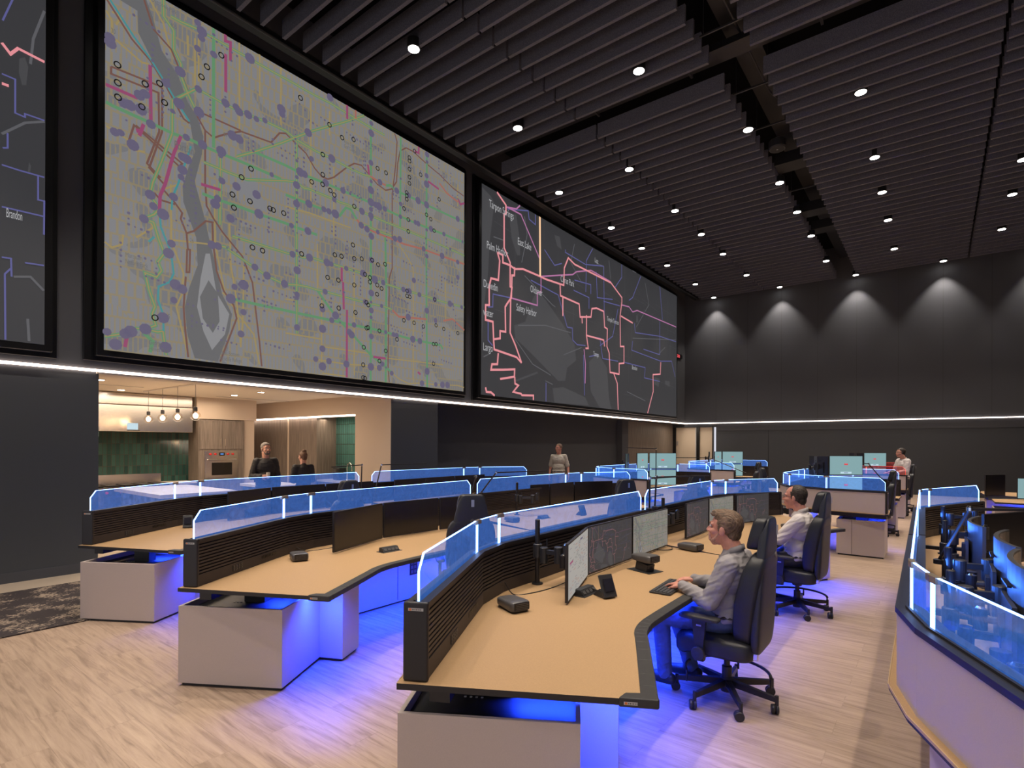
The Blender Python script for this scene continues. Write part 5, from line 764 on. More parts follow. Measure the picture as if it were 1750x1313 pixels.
mons([((-5.62,7.37),(-5.45,8.1)),((-5.44,8.12),(-5.40,8.85)),((-5.39,8.87),(-4.98,9.6))],.785,1.20,['off']*3,
 ['switched off monitor left of the trio on the far middle desk','switched off monitor centre of the trio on the far middle desk','switched off monitor right of the trio on the far middle desk'],arm=.1)
mons([((-8.05,3.70),(-8.36,4.5)),((-8.37,4.53),(-8.40,5.5)),((-8.40,5.53),(-8.36,6.5))],.785,1.20,['off']*3,
 ['switched off monitor, nearest on the leftmost desk','switched off monitor, second on the leftmost desk','switched off monitor, third on the leftmost desk'],arm=.1)
mons([((-8.34,7.0),(-8.38,7.85)),((-8.39,7.88),(-8.42,8.75)),((-8.42,8.78),(-8.35,9.7))],.785,1.20,['off']*3,
 ['switched off monitor, nearest of three by the dark wall','switched off monitor, middle of three by the dark wall','switched off monitor, farthest of three by the dark wall'],arm=.1)
# right hand desk: curved monitors seen from behind
monitor((.375,3.05),(.35,3.86),.80,1.37,'off','curved monitor seen from behind, nearest on the right hand desk',curve=.07,arm=.3)
monitor((.355,3.90),(.37,4.70),.80,1.37,'off','curved monitor seen from behind, middle one on the right hand desk',curve=.07,arm=.3)
monitor((.46,2.32),(.36,3.0),.80,1.37,'off','curved monitor seen from behind, cut off by the right edge of the photo',curve=.06,arm=.3)
monitor((.305,5.55),(.32,6.4),.80,1.28,'off','curved monitor seen from behind, farthest on the right hand desk',curve=.08,arm=.3)
monitor((.35,6.6),(.68,7.15),.80,1.28,'off','flat switched off monitor facing us on the right hand desk',arm=.12)
def arm_pole(x,y,label,h=.5,z=DZ,rz=0,arms=((.33,.0,.30),)):
    t=thing('monitor_arm_pole',label,'monitor arm',(x,y,z),rz)
    MB().lathe([(.045,0),(.045,.012),(.02,.014),(.02,h),(.016,h+.004)],'black',n=16).build('pole',t)
    c=MB().lathe([(.036,h*.42),(.036,h*.62),(.03,h*.63)],'plastic',n=16).tube([(.03,.02,h*.55),(.06,.05,h*.56),(.06,.05,h*.7)],.006,'plastic'); c.build('collar',t)
    for l,ang,zz in arms:
        ca,sa=math.cos(ang),math.sin(ang); m=MB(); hz=h*zz
        m.lathe([(.034,hz-.07),(.034,hz+.05),(.03,hz+.055)],'plastic',c=(.06*ca,.06*sa,0),n=16).box((ca*(l/2+.06),sa*(l/2+.06),hz+.02),(l,.035,.032),'plastic',rz=ang).lathe([(.034,hz-.06),(.034,hz+.065),(.03,hz+.07)],'plastic',c=(ca*(l+.06),sa*(l+.06),0),n=16)
        m.lathe([(.026,hz-.01),(.026,hz+.09)],'plastic',c=(ca*(l+.13),sa*(l+.13),0),n=14).lathe([(.02,hz+.09),(.012,hz+.105)],'chrome',c=(ca*(l+.13),sa*(l+.13),0),n=12)
        m.build('arm',t)
    return t
arm_pole(-2.55,3.62,'black monitor pole with folding arm beside the pale list monitor',.52,rz=.1,arms=((.13,0,.48),))
arm_pole(-5.30,6.95,'black monitor pole left of the far middle desk trio',.52,arms=((.2,.4,.5),))
arm_pole(-2.56,6.22,'black monitor pole between the two staffed desks',.5,rz=.9,arms=((.07,.1,.5),))
for y,l in ((3.55,'nearest black monitor pole on the right hand desk'),(4.35,'second black monitor pole on the right hand desk'),(5.9,'third black monitor pole on the right hand desk'),(7.3,'farthest black monitor pole on the right hand desk')):
    arm_pole(.06,y,l,.50,rz=.0,arms=((.16,.05,.35),(.14,.25,.75)))
# ---------------------------------------------------------------- monitors of the curved consoles
def ucon_mons(x,y,lb,away=False):
    P=lambda a,b: (x+a,y+b)
    z=.80
    for k,(dz) in enumerate((0,.455)):
        row='upper' if k else 'lower'
        if away: monitor(P(-1.08,1.85),P(-1.50,2.33),z+dz,z+dz+.43,'off','%s dark monitor back left of the teal screens on %s'%(row,lb),arm=.1)
        else: monitor(P(-1.28,2.2),P(-1.22,2.75),z+dz,z+dz+.43,'teal','%s teal monitor at the turn of %s'%(row,lb),arm=.1)
        monitor(P(-1.20,2.80),P(-.62,3.25),z+dz,z+dz+.43,'teal','%s teal monitor at the far end of %s'%(row,lb),arm=.1)
        monitor(P(-1.2,1.35),P(-1.32,1.8),z+dz,z+dz+.43,'off','%s monitor seen from behind near the front of %s'%(row,lb),arm=.1)
ucon_mons(-5.0,11.3,'the curved desk by the beige panel'); ucon_mons(-4.86,17.3,'the curved desk by the beige doors')
ucon_mons(-.66,11.0,'the curved desk beside the aisle',True); ucon_mons(-.62,17.55,'the red lit desk',True)
monitor((.86,15.9),(1.22,16.35),.80,1.28,'off','dark monitor at the left of the far right desk',arm=.05)
monitor((1.35,15.6),(2.1,15.8),.80,1.24,'teal','teal monitor on the far right desk, cut by the photo edge',arm=.05)
# ---------------------------------------------------------------- task lamps
def lamp(p,elbow,end,label,foot=RZ):
    p=Vector((*p,foot)); t=thing('task_lamp',label,'lamp',p); E_=Vector(elbow)-p; Q=Vector(end)-p
    MB().lathe([(.035,.0),(.035,.03),(.02,.035)],'black',n=14).build('base',t)
    MB().tube([(0,0,.03),E_],.011,'black',n=6).build('arm',t); MB().lathe([(.012,-.02),(.018,-.01),(.018,.01),(.012,.02)],'chrome',c=E_,n=10).build('joint',t)
    hd=MB(); v=Q-E_; m=(E_+Q)/2; hd.box(m,(v.length,.034,.016),'black',rz=math.atan2(v.y,v.x),ry=-math.asin(max(-1,min(1,v.z/v.length)))); hd.build('lamp_head',t)
lamp((-2.60,5.92),(-2.60,5.93,1.52),(-2.55,7.0,1.50),'black task lamp on the front row glass screen, left of two')
lamp((-2.62,6.12),(-2.62,6.16,1.52),(-2.5,7.66,1.48),'black task lamp on the front row glass screen, right of two')
lamp((-5.35,5.92),(-5.3,5.96,1.43),(-5.0,5.6,1.45),'black task lamp rising left of the empty chair headrest')
lamp((-5.4,6.19),(-5.3,6.42,1.47),(-5.2,7.64,1.46),'black task lamp rising right of the empty chair headrest')
lamp((-8.2,6.1),(-8.2,6.12,1.52),(-8.2,5.5,1.50),'black task lamp in front of the kitchen sink tiles',foot=DZ)
lamp((-7.95,6.15),(-7.95,6.36,1.52),(-7.9,7.41,1.52),'black task lamp in front of the beige kitchen pier',foot=DZ)
lamp((.02,4.9),(.17,4.55,1.50),(.85,4.95,1.50),'large black task lamp on the right hand desk',foot=DZ+.3)
lamp((-4.0,15.25),(-4.9,15.1,1.56),(-5.6,14.5,1.56),'thin black lamp above the curved desk by the beige panel')
lamp((-1.0,15.0),(-1.2,14.6,1.5),(-1.9,13.9,1.6),'thin black lamp leaning over the curved desk beside the aisle')
lamp((-4.9,11.5),(-4.9,11.5,1.82),(-5.6,11.5,1.84),'tall black lamp at the near end of the curved desk by the beige panel')
# ---------------------------------------------------------------- desk things
def airunit(x,y,rz,label,lift=0,s=1,z=DZ):
    t=thing('desktop_air_unit',label,'air vent unit',(x,y,z),rz)
    def wp(p):
        k=(p.x/(.12*s)+1)/2; p=p.copy(); p.z*=.72+.28*k; p.y*=.86+.14*k; return p
    b=superell(MB(),(0,0,.04*s+lift),(.24*s,.16*s,.082*s),'grey_plastic',.45,.35,warp=wp).build('body',t,smooth=True)
    v=MB().box((.117*s,0,.045*s+lift),(.01,.115*s,.05*s),'frame_black')
    for k in range(4): v.box((.123*s,0,.028*s+.011*k*s+lift),(.004,.10*s,.003),'grey_plastic')
    v.build('air_vent',b)
    if lift:
        MB().box((0,0,.002),(.26,.19,.004),'plastic').box((0,0,lift/2),(.13,.10,lift),'plastic',ry=.2).box((.06,-.03,lift*.5),(.02,.02,.012),'grey_plastic').box((.06,.03,lift*.5),(.02,.02,.012),'grey_plastic').build('socket_stand',t)
airunit(-2.30,2.97,-.35,'dark grey air vent unit at the near end of the front desk')
airunit(-2.07,4.62,-.3,'grey air vent unit raised on a socket stand before the pale map monitor',.075)
airunit(-2.09,5.82,-.25,'dark grey air vent unit just past the seam of the staffed desks',s=1.05)
airunit(-4.90,2.92,-.35,'dark grey air vent unit on the middle desk left of the dark monitors')
airunit(-1.55,8.15,-.4,'dark grey air vent unit near the man in white')
airunit(-4.9,6.3,-.3,'dark air vent unit seen through the front row glass')
def socket(x,y,rz,label):
    t=thing('desk_socket_box',label,'power socket',(x,y,DZ),rz)
    MB().box((0,0,.002),(.24,.12,.004),'plastic').build('plate',t)
    m=MB(); m.add([(-.10,-.045,.004),(.10,-.045,.004),(.10,.045,.004),(-.10,.045,.004),(-.10,-.01,.045),(.10,-.01,.045),(.10,.04,.045),(-.10,.04,.045)],[(0,1,5,4),(1,2,6,5),(2,3,7,6),(3,0,4,7),(4,5,6,7)],'plastic')
    for k in range(4): m.box((-.072+.048*k,-.03,.026),(.034,.004,.026),'grey_plastic',rx=-.7)
    m.build('sockets',t)
socket(-4.55,3.75,PI/2-.05,'raised power socket strip on the middle desk')
socket(-2.10,3.62,PI/2,'power socket strip behind the small desk phone'); socket(-4.75,6.9,PI/2,'power socket strip seen through the front row glass')
def phone(x,y,rz,label):
    t=thing('desk_phone',label,'phone',(x,y,DZ),rz)
    m=MB(); m.add([(-.08,-.05,0),(.05,-.05,0),(.05,.05,0),(-.08,.05,0),(.0,-.05,.06),(.05,-.05,.03),(.05,.05,.03),(.0,.05,.06)],[(3,2,1,0),(0,1,5,4),(1,2,6,5),(2,3,7,6),(3,0,4,7),(4,5,6,7)],'plastic'); m.build('stand',t)
    b=MB().box((.035,0,.085),(.022,.115,.17),'plastic',ry=-.45).build('body',t,bevel=.004)
    MB().box((.052,0,.098),(.004,.085,.09),'lens_dark',ry=-.45).box((.055,.01,.09),(.003,.03,.05),'silver',ry=-.45).box((.066,0,.03),(.004,.05,.01),'keys',ry=-.45).build('display',b)
phone(-1.95,3.64,-.45,'small dark desk phone tilted towards the man in grey')
phone(-4.5,7.6,-.4,'small dark desk phone seen through the front row glass')
phone(-7.9,3.1,-.4,'small desk phone seen through the left desk glass')
kb=thing('keyboard','black keyboard under the hands of the man in grey','keyboard',(-1.66,4.17,DZ),PI/2+.06)
MB().box((0,0,.009),(.46,.165,.014),'plastic').build('body',kb,bevel=.003)
k_=MB()
for r_ in range(5):
    for c_ in range(19):
        if r_==0 and 4<=c_<=8: continue
        k_.box((-.213+.0236*c_,-.058+.029*r_,.019),(.0195,.023,.007),'keys')
k_.box((-.213+.0236*6,-.058,.019),(.11,.023,.007),'keys'); k_.build('keys',kb)
def cable(pts,label,r=.004):
    P=[Vector(p) for p in pts]; out=[]
    for i in range(len(P)-1):
        p0=P[max(i-1,0)];p1=P[i];p2=P[i+1];p3=P[min(i+2,len(P)-1)]
        for s in range(6):
            u=s/6; out.append(.5*((2*p1)+(p2-p0)*u+(2*p0-5*p1+4*p2-p3)*u*u+(3*p1-p0-3*p2+p3)*u**3))
    out.append(P[-1]); c0=out[0].copy(); o=MB().tube([q-c0 for q in out],r,'black',n=6).build('power_cable',loc=c0,smooth=True); tag(o,label,'cable')
z=DZ+.005
cable([(-2.55,3.2,z+.09),(-2.5,3.24,z),(-2.42,3.35,z),(-2.38,3.6,z),(-2.36,3.9,z+.02)],'black cable curving from the slatted panel to the pale list monitor')
cable([(-2.08,3.66,z+.03),(-2.0,3.72,z),(-1.98,3.69,z)],'short cable between the desk phone and the socket strip')
cable([(-2.5,5.7,z),(-2.36,5.6,z),(-2.25,5.7,z),(-2.3,5.85,z),(-2.2,5.85,z)],'looped cable behind the air vent unit past the seam')
cable([(-5.25,3.1,z+.05),(-5.2,3.2,z),(-5.16,3.5,z),(-5.18,3.8,z+.02)],'cable behind the first dark monitor of the middle desk')
cable([(.06,4.2,z+.1),(.15,4.3,z),(.22,4.7,z),(.2,5.1,z),(.3,5.5,z),(.32,5.9,z)],'black cable looping across the right hand desk')
cable([(.1,3.3,z+.05),(.2,3.2,z),(.26,3.35,z),(.3,3.7,z),(.33,3.8,z)],'black cable under the curved monitors seen through the glass')
cable([(.05,5.2,z+.1),(.12,5.3,z),(.18,5.2,z),(.16,4.9,z),(.1,4.7,z)],'thin tangled cable beside the poles of the right hand desk',.003)
# ---------------------------------------------------------------- chairs
def make_chair(label,loc,rz):
    t=thing('control_room_chair',label,'office chair',(*loc,0),rz,'black control room chairs')
    seat=superell(MB(),(.04,0,.440),(.57,.55,.17),'leather',.45,.35,warp=lambda p: Vector((p.x,p.y,p.z+(-.02 if p.x>.2 else 0)))).build('seat',t,smooth=True)
    def wb(p):
        z=p.z/.32; p=p.copy(); w=1-.10*max(0,z)**2-.12*max(0,-z)**2; p.y*=w; p.x+= .03*(1-z*z)*(1 if p.x>0 else .3)- .05*z; 
        p.x+= -.03*(1-(p.y/.25)**2)*(1 if p.x>0 else 0); return p
    back=superell(MB(),(-.205,0,.80),(.15,.52,.66),'leather',.35,.4,nu=32,nv=20,warp=wb).build('backrest',t,smooth=True)
    def ws(p):
        z=(p.z+.48)/.96; p=p.copy(); p.y*= .92-.42*max(0,z-.45)/.55 ; p.x+=-.045*z*1.0+.02; return p
    sh=superell(MB(),(-.265,0,.905),(.07,.52,.96),'leather_back',.3,.35,nu=32,nv=22,warp=ws).build('back_shell',t,smooth=True)
    MB().box((-.345,0,1.30),(.004,.03,.07),'silver').build('shell_badge',sh)
    MB().lathe([(.022,0),(.022,.006)],'grey_plastic',c=(-.333,0,1.12),n=16,mtx=Matrix.Rotation(-PI/2,4,'Y')).build('shell_button',sh)
    superell(MB(),(-.235,0,1.27),(.10,.30,.235),'leather',.35,.35,warp=lambda p: Vector((p.x-.03*p.z/.12,p.y*(1-.12*max(0,p.z)/.12),p.z))).build('headrest',t,smooth=True)
    for s in (-1,1):
        a=superell(MB(),(.11,.29*s,.655),(.29,.095,.035),'rubber',.5,.4).build('armrest',t,smooth=True)
        m=MB(); m.add([(x,y_*s,z_) for x,y_,z_ in ((.06,.275,.64),(.16,.275,.64),(.14,.275,.44),(.08,.275,.44),(.06,.305,.64),(.16,.305,.64),(.14,.305,.44),(.08,.305,.44))],[(0,1,2,3),(7,6,5,4),(0,4,5,1),(1,5,6,2),(2,6,7,3),(3,7,4,0)],'plastic')
        m.box((.11,.285*s,.40),(.07,.05,.11),'plastic').box((.11,.2*s,.375),(.06,.2,.03),'plastic'); m.box((.11,.307*s,.60),(.035,.004,.012),'silver').build('arm_bracket',a)
        MB().lathe([(.0,0),(.045,0),(.05,.01),(.045,.022),(.02,.026)],'plastic',c=(.11,.31*s,.40),n=18,mtx=Matrix.Rotation(-PI/2*s,4,'X')).build('adjust_knob',a,smooth=False)
    MB().box((.0,0,.375),(.34,.26,.05),'black').lathe([(.05,.30),(.06,.36)],'black',n=18).box((-.24,.18,.42),(.05,.03,.05),'chrome').box((.12,-.16,.36),(.06,.12,.04),'plastic').build('mechanism',t,bevel=.006)
    MB().lathe([(.036,.1),(.036,.24),(.022,.245),(.022,.34)],'black',n=18).build('gas_lift',t)
    bs=MB().lathe([(.045,.055),(.05,.10),(.045,.15),(.034,.17)],'black',n=20)
    for k in range(7):
        g=2*PI*(k+.35)/7; c,s=math.cos(g),math.sin(g); L=.36
        q=[(.03,-.02),(.03,.02),(L,.012),(L,-.012)]; vs=[]
        for (x,y),(zb,zt) in zip(q,((.10,.15),(.10,.15),(.085,.12),(.085,.12))): vs+=[(x*c-y*s,x*s+y*c,zb),(x*c-y*s,x*s+y*c,zt)]
        bs.add(vs,[(0,2,4,6)[::-1],(1,3,5,7),(0,1,3,2),(2,3,5,4),(4,5,7,6),(6,7,1,0)],'black'); bs.lathe([(.013,.05),(.013,.13)],'black',c=(L*c,L*s,0),n=10)
    bs.build('base',t)
    cas=None
    for k in range(7):
        g=2*PI*(k+.35)/7; c,s=math.cos(g)*.36,math.sin(g)*.36
        if cas is None:
            m=MB(); mt_=Matrix.Rotation(PI/2,4,'X')
            for o_ in (-.024,.004): m.lathe([(.006,0),(.030,0),(.034,.004),(.034,.016),(.030,.02),(.006,.02)],'black',c=(0,o_+.02,.034),n=20,mtx=mt_)
            m.box((.0,0,.05),(.03,.012,.03),'plastic'); cas=o=m.build('caster',t)
        else: o=cas.copy(); COL.objects.link(o); o.parent=t
        o.location=(c+.012,s,0); o.rotation_euler.z=g*1.7
    ring=[(.30*math.cos(a),.30*math.sin(a),.20) for a in [R(v) for v in range(-168,42,10)]]
    rg=MB().tube(ring,.012,'black',n=8); 
    for a in (-164,-90,-20,36): rg.tube([(.30*math.cos(R(a)),.30*math.sin(R(a)),.20),(.30*math.cos(R(a)),.30*math.sin(R(a)),.12)],.008,'black')
    rg.build('foot_ring',t,smooth=True)
    return t
ch=make_chair('black high back chair the man in the grey shirt sits on',(-1.24,4.245),PI)
dup(ch,(-1.255,6.955,0),PI-.05,'black high back chair the man in the white shirt sits on')
for x,y,r_,l in ((-3.98,4.35,2.45,'empty black chair at the middle row desk, its headrest above the front glass'),(-3.9,7.65,2.6,'empty black chair at the far middle row desk'),(-6.78,4.65,PI,'empty black chair of the leftmost desk seen through blue glass'),
    (-3.45,9.5,2.5,'empty black chair leaning in the aisle between the middle row and the curved desk'),(-4.62,18.1,PI,'empty black chair at the curved desk by the beige doors'),(-.98,14.1,PI,'empty black chair at the curved desk beside the aisle'),(-2.95,13.7,.3,'empty black chair left of the curved desk beside the aisle'),(-.8,19.4,PI,'black chair of the man with the headset')):
    dup(ch,(x,y,0),r_,l)
# ---------------------------------------------------------------- kitchen
KX=-15.3; KY=8.15; KC=3.07
struct('wall_kitchen_back',MB().bbox((KX-.2,1.5,0),(KX,7.2,KC),'tile_green'))
k=MB(); k.bbox((-11.19,KY,0),(XL-.3,KY+.9,KC),'beige_wall').bbox((XL-.3,KY+.0,0),(XL-.302,KY+.01,2.93),'beige_wall').bbox((-16.9,KY,2.62),(-11.19,KY+.9,KC),'beige_wall').bbox((-17.2,7.2,0),(-16.9,KY+.9,KC),'beige_wall').bbox((-17.2,7.1,0),(-15.5,7.2,KC),'beige_wall')
k.bbox((-15.5,7.18,0),(-14.76,7.46,KC),'beige_wall'); k.bbox((XL-.3,8.135,0),(XL+.001,8.15,2.93),'beige_wall')
struct('wall_kitchen_right',k)
struct('wall_kitchen_niche',MB().bbox((-13.0,KY+.7,0),(-11.15,KY+.75,2.62),'tile_teal').bbox((-16.9,KY+.1,0),(-14.42,KY+.75,2.62),'wood_panel').bbox((-14.36,KY+.1,0),(-13.0,KY+.75,2.62),'wood_panel').bbox((-14.42,KY+.09,0),(-14.36,KY+.75,2.62),'beige_wall'))
o=MB().bbox((-16.9,KY-.005,2.585),(-11.19,KY+.04,2.62),'led_warm').build('niche_led_line'); tag(o,'warm LED line along the top of the kitchen niche','led strip')
struct('ceiling_kitchen',MB().bbox((-17.2,1.3,KC),(XL-.3,KY+1,KC+.1),'white_ceil').bbox((-13.2,1.5,KC-.003),(-13.17,4.3,KC),'frame_black').bbox((-14.2,6.2,KC-.003),(-14.17,KY,KC),'frame_black'))
struct('wall_kitchen_left',MB().bbox((-16.9,1.3,0),(XL-.3,1.5,KC),'beige_wall'))
struct('wall_kitchen_soffit',MB().bbox((XL-.3,2.6,2.925),(XL+.03,8.2,2.95),'white_ceil').bbox((KX-.8,5.98,2.52),(-14.72,7.5,KC),'beige_wall'))
area((-12.7,4.8,3.0),3.5,3.5,150,(1,.80,.60)); area((-12.9,KY+.3,2.55),2.8,.2,14,(1,.82,.62))
dl=None
for i,(x,y,l) in enumerate(((-12.24,3.29,'leftmost'),(-10.9,3.31,'second, above the hood front'),(-10.95,4.82,'nearest, in front of the pendants'),(-14.2,4.2,'just above the steel hood'),(-14.83,6.38,'above the oven tower'),(-13.45,6.31,'above the second kitchen counter'),(-12.16,6.3,'above the man in black'))):
    t=thing('kitchen_downlight','small kitchen ceiling downlight, '+l,'light',(x,y,KC),0,'kitchen ceiling downlights')
    MB().lathe([(.085,-.006),(.085,0)],'white_ceil',n=16).build('trim',t); MB().lathe([(.062,-.010),(.062,-.006)],'lamp_disc',n=16).build('lens',t)
    spot((x,y,KC-.05),55,100,.8,(1,.82,.62),.05)
t=thing('range_hood','long brushed steel range hood in front of the green tiles','range hood',(KX,4.9,2.16))
MB().bbox((0,-1.9,0),(.55,1.0,.62),'steel').build('lower_shroud',t,bevel=.02); MB().bbox((0,-1.9,.622),(.53,1.0,.90),'steel').build('upper_shroud',t,bevel=.02)
MB().bbox((.551,-.42,.05),(.553,-.20,.20),'teal_light').bbox((.551,-.42,.02),(.554,-.16,.045),'dark_text').build('label_sticker',t)
o=MB().tube([(0,0,.0),(0,0,-.12)],.012,'chrome').build('hood_lamp',loc=(KX+.3,4.0,2.16)); tag(o,'tiny nozzle under the hood, left one','nozzle')
t=thing('cooking_range','stainless steel range with low backguard below the hood','range',(KX,4.2,0))
MB().bbox((.01,-1.2,.05),(.75,1.15,.9),'steel').build('body',t); MB().bbox((.01,-1.2,.9),(.07,1.15,1.15),'steel').build('backguard',t)
g=MB()
for j in range(7): g.bbox((.12,-1.1+.33*j,.9),(.68,-.86+.33*j,.93),'frame_black')
g.build('burner_grates',t)
kn=MB()
for j in range(8): kn.lathe([(.03,0),(.025,.03)],'red_knob',c=(.75,-1.0+.28*j,.78),n=12,mtx=Matrix.Rotation(PI/2,4,'Y'))
kn.build('knobs',t)
o=MB().bbox((KX+.005,5.36,0),(KX+.65,5.96,.9),'wood_panel').bbox((KX+.005,5.36,.9),(KX+.67,5.96,.94),'stone_white').build('base_cabinet'); tag(o,'kitchen counter between the range and the oven tower','cabinet')
# oven tower
t=thing('oven_cabinet','tall grey wood cabinet tower holding the wall oven','cabinet',(KX+.02,6.0,0))
MB().bbox((0,0,0),(.60,1.15,2.5),'wood_panel').build('body',t)
for a,b in ((.03,.575),(.58,1.12)):
    d_=MB().bbox((.60,a,1.75),(.62,b,2.47),'wood_panel').build('door',t); yy=.52 if a<.1 else .64
    MB().tube([(.62,yy,1.82),(.65,yy,1.83),(.65,yy,2.02),(.62,yy,2.03)],.007,'chrome').build('door_handle',d_)
t=thing('built_in_oven','stainless built in oven with red knobs and dark window','oven',(KX+.02+.60,6.13,.98))
MB().bbox((0,0,0),(.03,.84,.72),'steel').build('front_frame',t); dd=MB().bbox((.03,.02,.02),(.05,.82,.56),'steel').build('oven_door',t)
MB().bbox((.05,.17,.10),(.052,.68,.42),'oven_glass').build('door_window',dd); MB().tube([(.05,.07,.50),(.09,.07,.50),(.09,.77,.50),(.05,.77,.50)],.014,'chrome').build('door_handle',dd)
for y in (.14,.26,.58,.70): MB().lathe([(.03,0),(.024,.035)],'red_knob',c=(.03,y,.64),n=14,mtx=Matrix.Rotation(PI/2,4,'Y')).build('knob',t)
MB().bbox((.03,.36,.60),(.032,.50,.68),'oven_glass').bbox((.032,.39,.625),(.033,.47,.655),'oven_disp').build('display',t)
# pendants
t0=thing('pendant_canopy_bar','long flush ceiling bar carrying the pendant bulbs','light fitting',(-12.6,4.64,KC)); MB().bbox((-1.5,-.05,-.012),(1.4,.05,0),'stone_white').build('bar',t0)
pd=None
for x,y,l in ((-13.99,4.66,'leftmost'),(-13.13,4.64,'second from the left'),(-12.32,4.63,'third from the left'),(-11.42,4.61,'rightmost, hanging clear of the hood')):
    if pd is None:
        pd=t=thing('pendant_lamp','','pendant lamp',(x,y,KC)); MB().tube([(0,0,-.012),(0,0,-.46)],.004,'black').build('cord',t); MB().lathe([(.03,-.46),(.035,-.47),(.035,-.54),(.028,-.545)],'black',n=14).build('socket',t)
        MB().lathe([(.03,-.54),(.075,-.58),(.095,-.63),(.08,-.685),(.045,-.72),(.01,-.73)],'bulb_glass',n=16).build('globe',t,smooth=True); MB().lathe([(.01,-.57),(.045,-.61),(.05,-.64),(.03,-.68),(.01,-.69)],'bulb',n=12).build('bulb',t,smooth=True)
    else: t=dup(pd,(x,y,KC),0)
    tag(t,'glass globe pendant lamp over the kitchen island, '+l,'pendant lamp','pendant lamps over the island')
    l_=bpy.data.lights.new('p','POINT'); l_.energy=9; l_.color=(1,.7,.42); l_.shadow_soft_size=.05; o=bpy.data.objects.new('pendant_light',l_); o.location=(x,y,2.42); COL.objects.link(o)
t=thing('kitchen_island','kitchen island with white stone top behind the leftmost glass screen','kitchen island',(-12.7,4.75,0))
MB().bbox((-1.35,-.72,.85),(1.2,.72,.92),'stone_white').build('countertop',t); MB().bbox((-1.25,-.62,.0),(1.1,.62,.85),'marble_blue').build('body',t)
c_=MB()
for j in range(4): c_.bbox((1.101,-.55+.29*j,.3),(1.104,-.32+.29*j,.78),'stone_white')
c_.build('shelf_openings',t)
t=thing('kitchen_counter','second kitchen counter with pale top, nearer the niche','kitchen island',(-12.6,6.85,0))
MB().bbox((-.75,-.45,.87),(.75,.45,.93),'stone_white').build('countertop',t); MB().bbox((-.7,-.4,0),(.7,.4,.87),'marble_blue').build('body',t)
t=thing('sink_counter','sink counter under the teal tiles of the niche','kitchen counter',(-12.0,KY+.4,0))
MB().bbox((-.98,-.3,.9),(.8,.28,.95),'stone_white').build('countertop',t); MB().bbox((-.98,-.27,0),(.8,.28,.9),'wood_panel').build('body',t)
t=thing('kitchen_faucet','curved chrome kitchen faucet in front of the teal tiles','faucet',(-11.9,KY+.28,.95))
MB().tube([(0,0,0),(0,0,.34),(.03,0,.43),(.10,0,.47),(.17,0,.43),(.20,0,.34),(.20,0,.26)],.013,'chrome',n=10).build('spout',t,smooth=True); MB().lathe([(.03,0),(.03,.02),(.018,.03)],'chrome',n=14).build('base',t)
t=thing('coffee_machine','small dark coffee machine beside the faucet','coffee machine',(-12.4,KY+.4,.95)); MB().bbox((-.13,-.12,0),(.13,.12,.32),'plastic').build('body',t,bevel=.02); MB().bbox((-.08,-.16,.20),(.08,-.12,.28),'grey_plastic').build('spout',t)
o=MB().lathe([(.03,0),(.03,.14),(.012,.17),(.012,.2)],'silver',n=14).build('soap_dispenser',loc=(-11.45,KY+.3,.95)); tag(o,'small soap dispenser at the right end of the sink counter','dispenser')
t=thing('kitchen_stool','dark stool back between the man in black and the niche','stool',(-12.9,7.7,0)); MB().bbox((-.2,-.2,.68),(.2,.2,.74),'plastic').build('seat',t)
MB().bbox((-.2,.16,.74),(.2,.2,1.2),'plastic').build('backrest',t)
for a in(-.17,.17):
    for b in (-.17,.17): MB().tube([(a,b,0),(a,b,.68)],.014,'black').build('leg',t)
# ---------------------------------------------------------------- people
def V(*a): return Vector(a)
def cap(mb,p0,p1,r0,r1,n=14):
    p0=Vector(p0);p1=Vector(p1); d=p1-p0; L=d.length
    if L<1e-6: return
    d.normalize(); a=d.orthogonal().normalized(); b=d.cross(a); rings=[]
    for k in range(5): g=PI/2*(k+.3)/5; rings.append((-r0*math.cos(g),r0*math.sin(g)))
    for k in range(5): t=k/4; rings.append((L*t,r0+(r1-r0)*t))
    for k in range(5): g=PI/2*(1-(k+.7)/5); rings.append((L+r1*math.cos(g),r1*math.sin(g)))
    vs=[p0+d*s+(a*math.cos(2*PI*i/n)+b*math.sin(2*PI*i/n))*r for s,r in rings for i in range(n)]
    m=len(rings); fs=[(j*n+i,j*n+(i+1)%n,(j+1)*n+(i+1)%n,(j+1)*n+i) for j in range(m-1) for i in range(n)]+[tuple(range(n))[::-1],tuple(range((m-1)*n,m*n))]
    mb.add(vs,fs,'skin')
def ell(mb,c,r,rot=None,n=18):
    rot=rot or Matrix.Identity(3); vs=[]
    for j in range(1,n): 
        ph=-PI/2+PI*j/n
        for i in range(n): t=2*PI*i/n; vs.append(Vector(c)+rot@V(r[0]*math.cos(ph)*math.cos(t),r[1]*math.cos(ph)*math.sin(t),r[2]*math.sin(ph)))
    m=n-1; fs=[(j*n+i,j*n+(i+1)%n,(j+1)*n+(i+1)%n,(j+1)*n+i) for j in range(m-1) for i in range(n)]+[tuple(range(n))[::-1],tuple(range((m-1)*n,m*n))]
    mb.add(vs,fs,'skin')
def chain(mb,pts,rs):
    for i in range(len(pts)-1): cap(mb,pts[i],pts[i+1],rs[i],rs[i+1])
